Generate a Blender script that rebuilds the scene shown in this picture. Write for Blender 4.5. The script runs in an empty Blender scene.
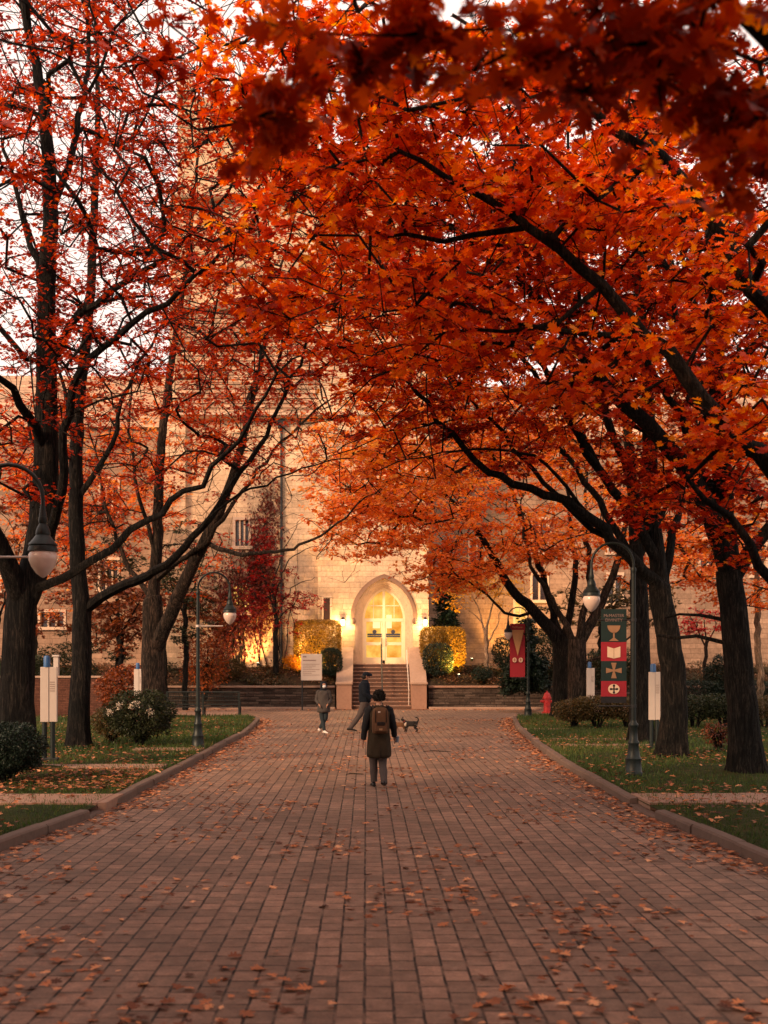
import bpy, math, random
import numpy as np
from mathutils import Vector, Matrix
random.seed(7); rng = np.random.default_rng(11)
sc = bpy.context.scene; COL = sc.collection
R = math.radians
F = 1100.0; CX = 366.0; HY = 665.0; HC = 2.3        # focal length in px, vanishing point, camera height

def P(px, py, Y): return Vector(((px-CX)*Y/F, Y, HC+(HY-py)*Y/F))
def GX(px, Y): return (px-CX)*Y/F
def ZZ(py, Y): return HC+(HY-py)*Y/F

# ---------------------------------------------------------------- helpers
def tag(o, label=None, cat=None, group=None, kind=None):
    if label: o['label'] = label
    if cat: o['category'] = cat
    if group: o['group'] = group
    if kind: o['kind'] = kind
    return o
def empty(name, loc=(0,0,0), rz=0.0):
    o = bpy.data.objects.new(name, None); COL.objects.link(o)
    o.location = loc; o.rotation_euler = (0,0,rz); o.empty_display_size = .2
    return o
def thing(name, label, cat, loc=(0,0,0), rz=0.0, group=None):
    return tag(empty(name, loc, rz), label, cat, group)
def copy_tree(o, parent=None):
    c = o.copy(); COL.objects.link(c)
    if parent: c.parent = parent
    for ch in list(o.children): copy_tree(ch, c)
    return c

class MB:
    def __init__(s): s.v=[]; s.f=[]; s.m=[]
    def add(s, vs, fs, mi=0):
        b=len(s.v); s.v+= [tuple(x) for x in vs]; s.f+=[tuple(b+i for i in f) for f in fs]; s.m+=[mi]*len(fs); return s
    def box(s, x0,x1,y0,y1,z0,z1, mi=0):
        vs=[(x0,y0,z0),(x1,y0,z0),(x1,y1,z0),(x0,y1,z0),(x0,y0,z1),(x1,y0,z1),(x1,y1,z1),(x0,y1,z1)]
        return s.add(vs,[(0,3,2,1),(4,5,6,7),(0,1,5,4),(1,2,6,5),(2,3,7,6),(3,0,4,7)],mi)
    def bbox(s,x0,x1,y0,y1,z0,z1,b=.02,mi=0):          # chamfered box
        vs=[];
        for z,i in ((z0,b),(z0+b,0),(z1-b,0),(z1,b)):
            X0,X1,Y0,Y1=x0+i,x1-i,y0+i,y1-i; c=b*.7
            vs+=[(X0+c,Y0,z),(X1-c,Y0,z),(X1,Y0+c,z),(X1,Y1-c,z),(X1-c,Y1,z),(X0+c,Y1,z),(X0,Y1-c,z),(X0,Y0+c,z)]
        fs=[tuple(range(7,-1,-1)),tuple(range(24,32))]
        for k in range(3):
            for i in range(8):
                j=(i+1)%8; fs.append((k*8+i,k*8+j,k*8+8+j,k*8+8+i))
        return s.add(vs,fs,mi)
    def prism(s, poly, y0, y1, mi=0):                    # polygon in XZ, counter-clockwise seen from -Y
        n=len(poly); vs=[(x,y0,z) for x,z in poly]+[(x,y1,z) for x,z in poly]
        fs=[tuple(range(n)),tuple(range(2*n-1,n-1,-1))]
        for i in range(n):
            j=(i+1)%n; fs.append((i,i+n,j+n,j))
        return s.add(vs,fs,mi)
    def prismx(s, poly, x0, x1, mi=0):                   # polygon in YZ
        n=len(poly); vs=[(x0,y,z) for y,z in poly]+[(x1,y,z) for y,z in poly]
        fs=[tuple(range(n-1,-1,-1)),tuple(range(n,2*n))]
        for i in range(n):
            j=(i+1)%n; fs.append((i,j,j+n,i+n))
        return s.add(vs,fs,mi)
    def loft(s, rings, cap=True, mi=0):                  # rings: lists of points of equal length
        n=len(rings[0]); vs=[p for r in rings for p in r]; fs=[]
        for k in range(len(rings)-1):
            for i in range(n):
                j=(i+1)%n; fs.append((k*n+i,k*n+j,(k+1)*n+j,(k+1)*n+i))
        if cap: fs.append(tuple(range(n-1,-1,-1))); b=(len(rings)-1)*n; fs.append(tuple(range(b,b+n)))
        return s.add(vs,fs,mi)
    def lathe(s, prof, c=(0,0,0), n=16, mi=0):
        rs=[]
        for r,z in prof: rs.append([(c[0]+r*math.cos(2*math.pi*i/n),c[1]+r*math.sin(2*math.pi*i/n),c[2]+z) for i in range(n)])
        return s.loft(rs,True,mi)
    def tube(s, pts, r, n=8, mi=0, flat=1.0):
        pts=[Vector(p) for p in pts]; rs=[]; k=len(pts)
        if not hasattr(r,'__len__'): r=[r]*k
        t=(pts[1]-pts[0]).normalized(); u=t.orthogonal().normalized()
        for i,p in enumerate(pts):
            if i: t2=((pts[min(i+1,k-1)]-pts[i-1])).normalized()
            else: t2=t
            u=(u-t2*u.dot(t2)).normalized(); w=t2.cross(u)
            rs.append([p+(u*math.cos(2*math.pi*j/n)+w*math.sin(2*math.pi*j/n)*flat)*r[i] for j in range(n)])
        return s.loft(rs,True,mi)
    def ell(s, c, rx, ry, rz, n=16, m=10, mi=0, pw=1.0):
        rs=[]
        for k in range(1,m):
            a=math.pi*k/m; zz=-math.cos(a); rr=math.sin(a)
            if pw!=1.0: rr=rr**pw
            rs.append([(c[0]+rx*rr*math.cos(2*math.pi*i/n),c[1]+ry*rr*math.sin(2*math.pi*i/n),c[2]+rz*zz) for i in range(n)])
        return s.loft(rs,True,mi)
    def build(s, name, mats, parent=None, smooth=False, loc=None):
        me=bpy.data.meshes.new(name); me.from_pydata([tuple(v) for v in s.v],[],s.f)
        for m in (mats if isinstance(mats,(list,tuple)) else [mats]): me.materials.append(m)
        me.polygons.foreach_set('material_index', s.m)
        me.update()
        if smooth:
            me.polygons.foreach_set('use_smooth',[True]*len(me.polygons))
            try: me.set_sharp_from_angle(angle=R(40))
            except Exception: pass
        o=bpy.data.objects.new(name,me); COL.objects.link(o)
        if parent: o.parent=parent
        if loc: o.location=loc
        return o

def ellring(c, rx, ry, n=18, p=2.0, rot=0.0):
    out=[]
    for i in range(n):
        a=2*math.pi*i/n; ca,sa=math.cos(a),math.sin(a)
        x=rx*abs(ca)**(2/p)*(1 if ca>=0 else -1); y=ry*abs(sa)**(2/p)*(1 if sa>=0 else -1)
        out.append((c[0]+x*math.cos(rot)-y*math.sin(rot),c[1]+x*math.sin(rot)+y*math.cos(rot),c[2]))
    return out

def skin(name, verts, edges, mat, parent, sub=1, root=0):
    """verts: (x,y,z,rx,ry)"""
    me=bpy.data.meshes.new(name); me.from_pydata([v[:3] for v in verts],edges,[])
    o=bpy.data.objects.new(name,me); COL.objects.link(o); o.parent=parent
    md=o.modifiers.new('skin','SKIN')
    if not me.skin_vertices: 
        import bmesh
        bm=bmesh.new(); bm.from_mesh(me); bm.verts.layers.skin.verify(); bm.to_mesh(me); bm.free()
    for i,v in enumerate(verts):
        sv=me.skin_vertices[0].data[i]; sv.radius=(v[3],v[4] if len(v)>4 else v[3]); sv.use_root=(i==root)
    md.use_smooth_shade=True
    s=o.modifiers.new('sub','SUBSURF'); s.levels=sub; s.render_levels=sub
    me.materials.append(mat)
    return o

# ---------------------------------------------------------------- materials
class NT:
    def __init__(s,name):
        s.m=bpy.data.materials.new(name); s.m.use_nodes=True; s.t=s.m.node_tree; s.t.nodes.clear()
        s.out=s.n('ShaderNodeOutputMaterial')
    def n(s,t,**k):
        x=s.t.nodes.new(t)
        for a,b in k.items(): setattr(x,a,b)
        return x
    def l(s,a,b): s.t.links.new(a,b)
    def ramp(s,stops,fac=None,interp='LINEAR'):
        x=s.n('ShaderNodeValToRGB'); x.color_ramp.interpolation=interp; e=x.color_ramp.elements
        while len(e)<len(stops): e.new(.5)
        for i,(p,c) in enumerate(stops): e[i].position=p; e[i].color=(*c,1) if len(c)==3 else c
        if fac is not None: s.l(fac,x.inputs[0])
        return x
    def noise(s,scale,detail=4,rough=.6,vec=None,dist=0):
        x=s.n('ShaderNodeTexNoise'); x.inputs['Scale'].default_value=scale; x.inputs['Detail'].default_value=detail
        x.inputs['Roughness'].default_value=rough; x.inputs['Distortion'].default_value=dist
        if vec is not None: s.l(vec,x.inputs['Vector'])
        return x
    def coords(s,scale=(1,1,1),rot=(0,0,0),kind='Object'):
        c=s.n('ShaderNodeTexCoord'); m=s.n('ShaderNodeMapping'); m.inputs['Scale'].default_value=scale; m.inputs['Rotation'].default_value=rot
        s.l(c.outputs[kind],m.inputs[0]); return m.outputs[0]
    def mix(s,a,b,fac=.5,mode='MIX'):
        x=s.n('ShaderNodeMix',data_type='RGBA',blend_type=mode)
        for v,k in ((fac,0),(a,6),(b,7)):
            if hasattr(v,'is_linked') or isinstance(v,bpy.types.NodeSocket): s.l(v,x.inputs[k])
            else: x.inputs[k].default_value = v if k==0 else ((*v,1) if len(v)==3 else v)
        return x.outputs[2]
    def bump(s,h,strength=.5,dist=.01,nrm=None):
        b=s.n('ShaderNodeBump'); b.inputs['Strength'].default_value=strength; b.inputs['Distance'].default_value=dist; s.l(h,b.inputs['Height'])
        if nrm is not None: s.l(nrm,b.inputs['Normal'])
        return b.outputs[0]
    def pbr(s,col,rough=.7,nrm=None,metal=0,emis=None,estr=0,spec=.4,trans=0):
        p=s.n('ShaderNodeBsdfPrincipled')
        if isinstance(col,bpy.types.NodeSocket): s.l(col,p.inputs['Base Color'])
        else: p.inputs['Base Color'].default_value=(*col,1)
        if isinstance(rough,bpy.types.NodeSocket): s.l(rough,p.inputs['Roughness'])
        else: p.inputs['Roughness'].default_value=rough
        p.inputs['Metallic'].default_value=metal; p.inputs['Specular IOR Level'].default_value=spec
        p.inputs['Transmission Weight'].default_value=trans
        if nrm is not None: s.l(nrm,p.inputs['Normal'])
        if emis is not None:
            if isinstance(emis,bpy.types.NodeSocket): s.l(emis,p.inputs['Emission Color'])
            else: p.inputs['Emission Color'].default_value=(*emis,1)
            p.inputs['Emission Strength'].default_value=estr
        s.l(p.outputs[0],s.out.inputs[0]); s.p=p; return s.m

def m_plain(name,c,rough=.6,metal=0,var=.25,scale=6,bump=.15,bscale=60,spec=.4):
    t=NT(name); v=t.coords(); n=t.noise(scale,6,.65,v); n2=t.noise(bscale,3,.6,v)
    col=t.mix(tuple(x*(1-var) for x in c),tuple(min(1,x*(1+var)) for x in c),n.outputs[0])
    return t.pbr(col,rough,t.bump(n2.outputs[0],bump,.01),metal,spec=spec)
def m_cloth(name,c,rough=.9): return m_plain(name,c,rough,0,.3,9,.3,140,.2)

M={}
M['iron']=m_plain('dark_green_iron',(.012,.02,.02),.45,.3,.4,12,.2,80)
M['darkmetal']=m_plain('dark_metal',(.03,.032,.035),.5,.4,.3,10)
M['rod']=m_plain('pale_rod',(.55,.5,.46),.5,.2)
M['white']=m_plain('white_panel',(.50,.44,.39),.5,0,.16,3,.05)
M['blue']=m_plain('blue_cap',(.03,.11,.28),.45)
M['red']=m_plain('red_paint',(.42,.025,.025),.45,0,.3,20)
M['skin']=m_plain('skin',(.32,.17,.11),.55,0,.1)
M['hair']=m_plain('dark_hair',(.012,.009,.008),.8,0,.4,60,.8,150)
M['olive']=m_cloth('olive_wool',(.034,.025,.015)); M['darksleeve']=m_cloth('charcoal_cloth',(.014,.015,.017))
M['greytr']=m_cloth('grey_trousers',(.075,.062,.058)); M['pack']=m_cloth('brown_canvas',(.095,.048,.025)); M['packdark']=m_cloth('dark_canvas',(.018,.012,.01))
M['grey']=m_cloth('grey_wool',(.055,.05,.048)); M['navy']=m_cloth('navy_cloth',(.006,.010,.017)); M['teal']=m_cloth('dark_jeans',(.02,.03,.036))
M['shoe']=m_plain('black_leather',(.012,.01,.01),.45); M['shoew']=m_plain('white_shoe',(.7,.66,.62),.5); M['mask']=m_plain('pale_mask',(.6,.66,.7),.7)
M['furb']=m_plain('black_fur',(.015,.013,.012),.9,0,.4,40,.8,120); M['furw']=m_plain('cream_fur',(.5,.42,.34),.9,0,.3,40,.8,120); M['furt']=m_plain('tan_fur',(.16,.075,.035),.9,0,.4,40,.8,120)

def m_globe():
    t=NT('frosted_globe'); v=t.coords(); n=t.noise(9,4,.6,v)
    col=t.mix((.55,.42,.35),(.75,.60,.50),n.outputs[0]); return t.pbr(col,.25,spec=.6,emis=col,estr=.03)
M['globe']=m_globe()

def m_bark(name,a,b):
    t=NT(name); v=t.coords((1,1,.13)); n=t.noise(16,10,.72,v,1.2); n2=t.noise(34,6,.75,v,.8); n3=t.noise(1.2,5,.6,t.coords())
    f=t.mix(n.outputs[0],n2.outputs[0],.4)
    rr=t.ramp([(.40,(0,0,0)),(.60,(1,1,1))],f)
    col=t.ramp([(.40,tuple(x*.15 for x in a)),(.5,a),(.60,b),(.7,tuple(x*1.7 for x in b))],f).outputs[0]
    col=t.mix(col,t.ramp([(.35,(.55,.62,.62)),(.68,(1.25,1.15,1.05))],n3.outputs[0]).outputs[0],1.0,'MULTIPLY')
    return t.pbr(col,.92,t.bump(rr.outputs[0],1.0,.04),spec=.15)
M['bark']=m_bark('oak_bark',(.010,.010,.010),(.050,.042,.036)); M['bark2']=m_bark('grey_bark',(.028,.022,.019),(.13,.090,.068)); M['birch']=m_bark('pale_bark',(.25,.17,.12),(.5,.38,.28))

def m_leaf(name,stops,trans=.52,rough=.5):
    t=NT(name); a=t.n('ShaderNodeAttribute',attribute_name='tint'); 
    c=t.ramp(stops,a.outputs['Fac']); v=t.coords(kind='Object'); n=t.noise(25,2,.6,v)
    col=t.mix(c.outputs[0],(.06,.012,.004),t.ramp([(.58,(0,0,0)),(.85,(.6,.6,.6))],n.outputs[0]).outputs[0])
    p=t.n('ShaderNodeBsdfPrincipled'); t.l(col,p.inputs['Base Color']); p.inputs['Roughness'].default_value=rough; p.inputs['Specular IOR Level'].default_value=.35
    tr=t.n('ShaderNodeBsdfTranslucent'); hs=t.n('ShaderNodeHueSaturation'); hs.inputs['Saturation'].default_value=1.1; hs.inputs['Value'].default_value=1.5; t.l(col,hs.inputs['Color']); t.l(hs.outputs[0],tr.inputs[0])
    mx=t.n('ShaderNodeMixShader'); mx.inputs[0].default_value=trans; t.l(p.outputs[0],mx.inputs[1]); t.l(tr.outputs[0],mx.inputs[2]); t.l(mx.outputs[0],t.out.inputs[0])
    return t.m
M['lf_orange']=m_leaf('orange_oak_leaf',[(0,(.10,.007,.004)),(.3,(.42,.030,.008)),(.58,(.72,.095,.014)),(.82,(.88,.24,.024)),(1,(.92,.46,.05))])
M['lf_far']=m_leaf('hazed_amber_oak_leaf',[(0,(.40,.065,.024)),(.35,(.70,.18,.055)),(.7,(.90,.36,.10)),(1,(.92,.54,.16))],.5)  # far leaves brightened toward amber, painting in the warm haze
M['lf_redfar']=m_leaf('rosy_oak_leaf',[(0,(.20,.03,.015)),(.4,(.48,.07,.03)),(.8,(.68,.15,.06)),(1,(.80,.28,.08))])
M['lf_ember']=m_leaf('ember_oak_leaf',[(0,(.09,.006,.004)),(.3,(.34,.022,.008)),(.6,(.62,.065,.014)),(.83,(.82,.17,.02)),(1,(.88,.36,.04))])
M['lf_red']=m_leaf('crimson_oak_leaf',[(0,(.13,.012,.007)),(.4,(.38,.030,.012)),(.8,(.62,.075,.022)),(1,(.78,.18,.04))])
M['lf_near']=m_leaf('deep_red_leaf',[(0,(.07,.006,.003)),(.4,(.34,.028,.006)),(.75,(.72,.11,.012)),(1,(.88,.34,.03))],.6)
M['lf_crim']=m_leaf('maple_crimson',[(0,(.10,.008,.008)),(.6,(.26,.016,.018)),(1,(.48,.05,.03))])
M['lf_ivy']=m_leaf('ivy_maroon',[(0,(.07,.012,.010)),(.6,(.20,.035,.022)),(1,(.42,.10,.04))],.25)
M['lf_pink']=m_leaf('pink_red_leaf',[(0,(.3,.03,.03)),(.6,(.6,.06,.06)),(1,(.75,.15,.1))])
M['lf_green']=m_leaf('dark_green_leaf',[(0,(.012,.018,.009)),(.6,(.028,.04,.016)),(1,(.06,.065,.022))],.25)
M['lf_evergreen']=m_leaf('evergreen_leaf',[(0,(.006,.014,.010)),(.7,(.014,.03,.018)),(1,(.03,.05,.025))],.2)
M['lf_olive']=m_leaf('olive_leaf',[(0,(.035,.03,.012)),(.5,(.08,.062,.022)),(.85,(.13,.085,.03)),(1,(.3,.10,.03))],.3)
M['lf_hedge_lit']=m_leaf('lit_hedge_leaf',[(0,(.10,.06,.012)),(.6,(.24,.14,.022)),(1,(.46,.27,.04))],.3)  # hedge leaves yellowed and lightened, painting in the uplight glow
M['lf_cover']=m_leaf('cover_leaf',[(0,(.02,.028,.012)),(.35,(.06,.055,.02)),(.6,(.14,.075,.03)),(.85,(.24,.10,.05)),(1,(.34,.19,.11))],.2)
M['lf_yellow']=m_leaf('yellow_leaf',[(0,(.35,.16,.02)),(.6,(.65,.32,.04)),(1,(.8,.5,.08))])
M['lf_brown']=m_leaf('russet_leaf',[(0,(.06,.018,.010)),(.5,(.20,.05,.018)),(1,(.42,.12,.03))],.3)
M['lf_fallen']=m_leaf('fallen_leaf',[(0,(.05,.022,.015)),(.25,(.24,.085,.04)),(.6,(.58,.22,.09)),(1,(.85,.46,.24))],.15,.7)
M['lf_white']=m_leaf('pale_flower',[(0,(.5,.42,.33)),(1,(.8,.72,.6))],.3)
M['lf_grass']=m_leaf('grass_blade',[(0,(.02,.042,.010)),(.6,(.055,.10,.020)),(.9,(.11,.12,.03)),(1,(.25,.15,.06))],.3)

def m_paving():
    t=NT('clay_pavers'); v0=t.coords((1,1,1),(0,0,R(90))); wn=t.noise(3.5,3,.6,v0); v=t.mix(v0,wn.outputs[1],.020)
    b=t.n('ShaderNodeTexBrick'); t.l(v,b.inputs['Vector']); b.offset=.5
    b.inputs['Scale'].default_value=1; b.inputs['Brick Width'].default_value=.27; b.inputs['Row Height'].default_value=.192
    b.inputs['Mortar Size'].default_value=.0115; b.inputs['Mortar Smooth'].default_value=.35; b.inputs['Bias'].default_value=0
    b.inputs['Color1'].default_value=(0,0,0,1); b.inputs['Color2'].default_value=(1,1,1,1); b.inputs['Mortar'].default_value=(.5,.5,.5,1)
    base=t.ramp([(0,(.205,.148,.116)),(.5,(.27,.188,.145)),(1,(.345,.232,.176))],b.outputs['Color'])
    n=t.noise(.35,4,.6,t.coords()); n2=t.noise(7,6,.7,t.coords()); n3=t.noise(90,4,.7,t.coords()); n4=t.noise(2.2,5,.7,t.coords())
    c=t.mix(base.outputs[0],(.5,.5,.5),1.0,'MULTIPLY'); c=t.mix(base.outputs[0],t.ramp([(.28,(.45,.43,.42)),(.72,(1.35,1.3,1.25))],n2.outputs[0]).outputs[0],1.0,'MULTIPLY')
    c=t.mix(c,t.ramp([(.3,(.65,.65,.66)),(.7,(1.2,1.18,1.15))],n.outputs[0]).outputs[0],1.0,'MULTIPLY')
    c=t.mix(c,(.09,.06,.048),t.ramp([(.55,(0,0,0)),(.75,(.5,.5,.5))],n4.outputs[0]).outputs[0])
    jn=t.noise(3.3,4,.7,t.coords()); jf=t.n('ShaderNodeMath',operation='MULTIPLY'); t.l(b.outputs['Fac'],jf.inputs[0]); t.l(t.ramp([(.36,(.15,.15,.15)),(.54,(1,1,1))],jn.outputs[0]).outputs[0],jf.inputs[1]); c=t.mix(c,t.ramp([(.3,(.6,.58,.56)),(.7,(1.25,1.22,1.2))],t.noise(45,5,.8,t.coords()).outputs[0]).outputs[0],1.0,'MULTIPLY'); c=t.mix(c,(.014,.011,.010),jf.outputs[0])
    h=t.mix(t.mix((1,1,1),(0,0,0),b.outputs['Fac']),n3.outputs[0],.12); h=t.mix(h,n2.outputs[0],.15); h=t.mix(h,b.outputs['Color'],.12)
    return t.pbr(c,t.ramp([(.3,(.55,.55,.55)),(.8,(.85,.85,.85))],n2.outputs[0]).outputs[0],t.bump(h,1.0,.022),spec=.3)
M['paving']=m_paving()

def m_conc(name,c,joint=None):
    t=NT(name); v=t.coords(); n=t.noise(1.3,6,.7,v); n2=t.noise(60,5,.75,v); n3=t.noise(9,5,.7,v)
    col=t.mix(tuple(x*.62 for x in c),tuple(x*1.2 for x in c),n.outputs[0]); col=t.mix(col,tuple(x*.5 for x in c),t.ramp([(.5,(0,0,0)),(.8,(.7,.7,.7))],n3.outputs[0]).outputs[0])
    return t.pbr(col,.85,t.bump(t.mix(n2.outputs[0],n3.outputs[0],.5),.5,.012),spec=.25)
M['conc']=m_conc('pale_concrete',(.32,.20,.145)); M['kerb']=m_conc('kerb_stone',(.15,.108,.088)); M['cap']=m_conc('stone_coping',(.40,.27,.20))
def m_soil(name,stops,sc_=3):
    t=NT(name); v=t.coords(); n=t.noise(sc_,8,.75,v); n2=t.noise(40,5,.8,v); n3=t.noise(.5,4,.6,v)
    f=t.mix(n.outputs[0],n2.outputs[0],.35); f=t.mix(f,n3.outputs[0],.3)
    c=t.ramp(stops,f); return t.pbr(c.outputs[0],.95,t.bump(n2.outputs[0],.9,.04),spec=.1)
M['lawn']=m_soil('turf',[(.36,(.012,.018,.006)),(.48,(.03,.042,.012)),(.56,(.055,.055,.018)),(.66,(.10,.055,.028))])
M['ground']=m_soil('far_ground',[(.3,(.04,.035,.02)),(.7,(.10,.07,.04))],.6)
M['bed']=m_soil('planting_soil',[(.35,(.02,.015,.01)),(.6,(.06,.038,.022)),(.75,(.12,.06,.035))])

def m_stone(name,c,bw=.75,rh=.36,mort=.012,var=.35,bump=.5):
    t=NT(name); g=t.n('ShaderNodeTexCoord'); sp=t.n('ShaderNodeSeparateXYZ'); t.l(g.outputs['Object'],sp.inputs[0])
    ad=t.n('ShaderNodeMath',operation='ADD'); t.l(sp.outputs[0],ad.inputs[0]); t.l(sp.outputs[1],ad.inputs[1])
    cb=t.n('ShaderNodeCombineXYZ'); t.l(ad.outputs[0],cb.inputs[0]); t.l(sp.outputs[2],cb.inputs[1])
    b=t.n('ShaderNodeTexBrick'); t.l(cb.outputs[0],b.inputs['Vector']); b.offset=.5; b.squash=1.4; b.squash_frequency=3
    b.inputs['Scale'].default_value=1; b.inputs['Brick Width'].default_value=bw; b.inputs['Row Height'].default_value=rh; b.inputs['Mortar Size'].default_value=mort; b.inputs['Mortar Smooth'].default_value=.3
    b.inputs['Color1'].default_value=(0,0,0,1); b.inputs['Color2'].default_value=(1,1,1,1); b.inputs['Mortar'].default_value=(.5,.5,.5,1)
    base=t.ramp([(0,tuple(x*(1-var) for x in c)),(1,tuple(x*(1+var*.6) for x in c))],b.outputs['Color'])
    v=g.outputs['Object']; n=t.noise(.45,5,.7,v); n2=t.noise(7,6,.75,v)
    col=t.mix(base.outputs[0],t.ramp([(.3,(.62,.6,.6)),(.7,(1.2,1.2,1.2))],n.outputs[0]).outputs[0],1.0,'MULTIPLY')
    col=t.mix(col,t.ramp([(.3,(.7,.7,.7)),(.7,(1.15,1.15,1.15))],n2.outputs[0]).outputs[0],1.0,'MULTIPLY')
    col=t.mix(col,tuple(x*.38 for x in c),b.outputs['Fac'])
    h=t.mix(t.mix((1,1,1),(0,0,0),b.outputs['Fac']),n2.outputs[0],.3); h=t.mix(h,b.outputs['Color'],.2)
    return t.pbr(col,.88,t.bump(h,bump,.03),spec=.2)
M['stone']=m_stone('limestone_ashlar',(.74,.54,.35),.62,.30,.008,.16,.6); M['stone2']=m_stone('shadowed_ashlar',(.36,.235,.16),.62,.30,.008,.18,.6); M['trim']=m_conc('carved_limestone',(.68,.50,.36))  # shadowed ashlar: limestone with the wing's shade mixed into its colour
M['wallstone']=m_stone('rough_ledge_stone',(.12,.09,.072),.55,.13,.02,.7,1.0); M['brick']=m_stone('red_brick',(.14,.06,.04),.22,.075,.01,.3)
M['slate']=m_stone('stone_courses',(.58,.38,.25),.9,.30,.02,.3,.6)
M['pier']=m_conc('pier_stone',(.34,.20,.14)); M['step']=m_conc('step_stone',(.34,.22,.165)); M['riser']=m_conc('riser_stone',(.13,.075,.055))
M['darkglass']=m_plain('dark_window_glass',(.05,.03,.025),.15,0,.3,3,.02,5,.8)
M['frame']=m_plain('cream_door_frame',(.82,.66,.46),.5,0,.1)
M['lead']=m_plain('window_lead',(.06,.04,.03),.6)
def m_lit(name,a,b,s,scale=1.6):
    t=NT(name); n=t.noise(scale,3,.6,t.coords()); c=t.ramp([(.3,a),(.62,b)],n.outputs[0])
    return t.pbr((.05,.03,.01),.2,emis=c.outputs[0],estr=s,spec=.5)
M['litglass']=m_lit('lit_door_glass',(.75,.26,.02),(1.0,.58,.11),1.05,1.7)
M['litwin']=m_lit('lit_window_glass',(.9,.36,.04),(1,.62,.15),1.3,3)
M['bulb']=m_lit('lit_bulb',(1,.75,.4),(1,.8,.5),9)
M['notice']=m_plain('paper_notice',(.85,.72,.55),.7,0,.05); M['decal']=m_plain('navy_decal',(.03,.035,.06),.6)
M['ban_green']=m_plain('banner_green',(.005,.022,.021),.7); M['ban_red']=m_plain('banner_red',(.30,.014,.026),.7,0,.15); M['ban_gold']=m_plain('banner_gold',(.55,.30,.13),.7); M['ban_cream']=m_plain('banner_cream',(.72,.55,.38),.7); M['ban_black']=m_plain('banner_black',(.01,.01,.012),.7); M['ban_tan']=m_plain('banner_tan',(.30,.17,.09),.7)
M['text']=m_plain('grey_lettering',(.25,.18,.16),.7)

# ---------------------------------------------------------------- leaves
def tmpl(kind):
    if kind=='oak':     # half outline from base to tip along +Y, pointed lobes
        h=[(0,0),(.05,.10),(.20,.13),(.12,.27),(.40,.36),(.44,.46),(.18,.47),(.46,.68),(.40,.76),(.15,.70),(.20,.88),(.0,1.0)]
    elif kind=='mid': h=[(0,0),(.25,.15),(.12,.32),(.46,.48),(.16,.58),(.30,.82),(0,1.0)]
    elif kind=='far': h=[(0,0),(.32,.30),(.18,.48),(.34,.70),(0,1.0)]
    elif kind=='oval': h=[(0,0),(.24,.3),(.22,.65),(0,1.0)]
    elif kind=='blade': h=[(0,0),(.05,0),(0,1.0)]
    v=[(x,y) for x,y in h]+[(-x,y) for x,y in h[1:-1]]
    n=len(h); 
    if kind=='blade': return np.array([(-.05,0),(.05,0),(0,1.0)]),[[0,1,2]]
    f1=list(range(n)); f2=[0]+[n-1]+list(range(n+len(h)-3,n-1,-1))
    return np.array(v),[f1,f2]

def leaves(name, pos, size, mat, parent=None, kind='mid', normal_up=.5, heading=None, curl=.25, tint=None, flat=False, stand=False, width=1.0):
    pos=np.asarray(pos,float); N=len(pos)
    tv,tf=tmpl(kind); K=len(tv)
    sz=size*rng.uniform(.65,1.25,N) if np.isscalar(size) else np.asarray(size)
    nv=rng.normal(size=(N,3)); nv/=np.linalg.norm(nv,axis=1)[:,None]
    if flat: nv=nv*.22+np.array([0,0,1.])
    elif stand: nv[:,2]*=.15
    else:
        nv[:,2]=np.abs(nv[:,2]); nv=nv*(1-normal_up)+np.array([0,0,1.])*normal_up
    nv/=np.linalg.norm(nv,axis=1)[:,None]
    if stand: hd=np.tile([0,0,1.],(N,1))+rng.normal(size=(N,3))*.35
    elif heading is not None: hd=heading+rng.normal(size=(N,3))*.55
    else: hd=rng.normal(size=(N,3))
    if not flat and not stand: hd[:,2]-=.35
    hd-=nv*np.sum(hd*nv,1)[:,None]; hd/=np.linalg.norm(hd,axis=1)[:,None]+1e-9
    sd=np.cross(hd,nv)
    cu=rng.uniform(-.1,1,N)*curl; fo=rng.uniform(-.1,.9,N)*curl*1.6
    x=tv[:,0][None,:]*sz[:,None]*width; y=tv[:,1][None,:]*sz[:,None]
    z=-cu[:,None]*(tv[:,1]**2)[None,:]*sz[:,None]+fo[:,None]*np.abs(tv[:,0])[None,:]*sz[:,None]
    V=pos[:,None,:]+sd[:,None,:]*x[...,None]+hd[:,None,:]*y[...,None]+nv[:,None,:]*z[...,None]
    V=V.reshape(-1,3)
    lt=sum(len(f) for f in tf); base=np.concatenate([np.array(f) for f in tf])
    loops=(np.arange(N)[:,None]*K+base[None,:]).reshape(-1)
    cnt=np.tile([len(f) for f in tf],N); starts=np.concatenate([[0],np.cumsum(cnt)[:-1]])
    me=bpy.data.meshes.new(name); me.vertices.add(len(V)); me.vertices.foreach_set('co',V.astype(np.float32).ravel())
    me.loops.add(len(loops)); me.loops.foreach_set('vertex_index',loops.astype(np.int32))
    me.polygons.add(len(cnt)); me.polygons.foreach_set('loop_start',starts.astype(np.int32)); 
    try: me.polygons.foreach_set('loop_total',cnt.astype(np.int32))
    except Exception: pass
    me.update(calc_edges=True)
    if tint is None: tint=rng.beta(2,2,N)
    a=me.attributes.new('tint','FLOAT','POINT'); a.data.foreach_set('value',np.repeat(tint,K).astype(np.float32))
    me.materials.append(mat)
    o=bpy.data.objects.new(name,me); COL.objects.link(o)
    if parent: o.parent=parent
    return o

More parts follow.
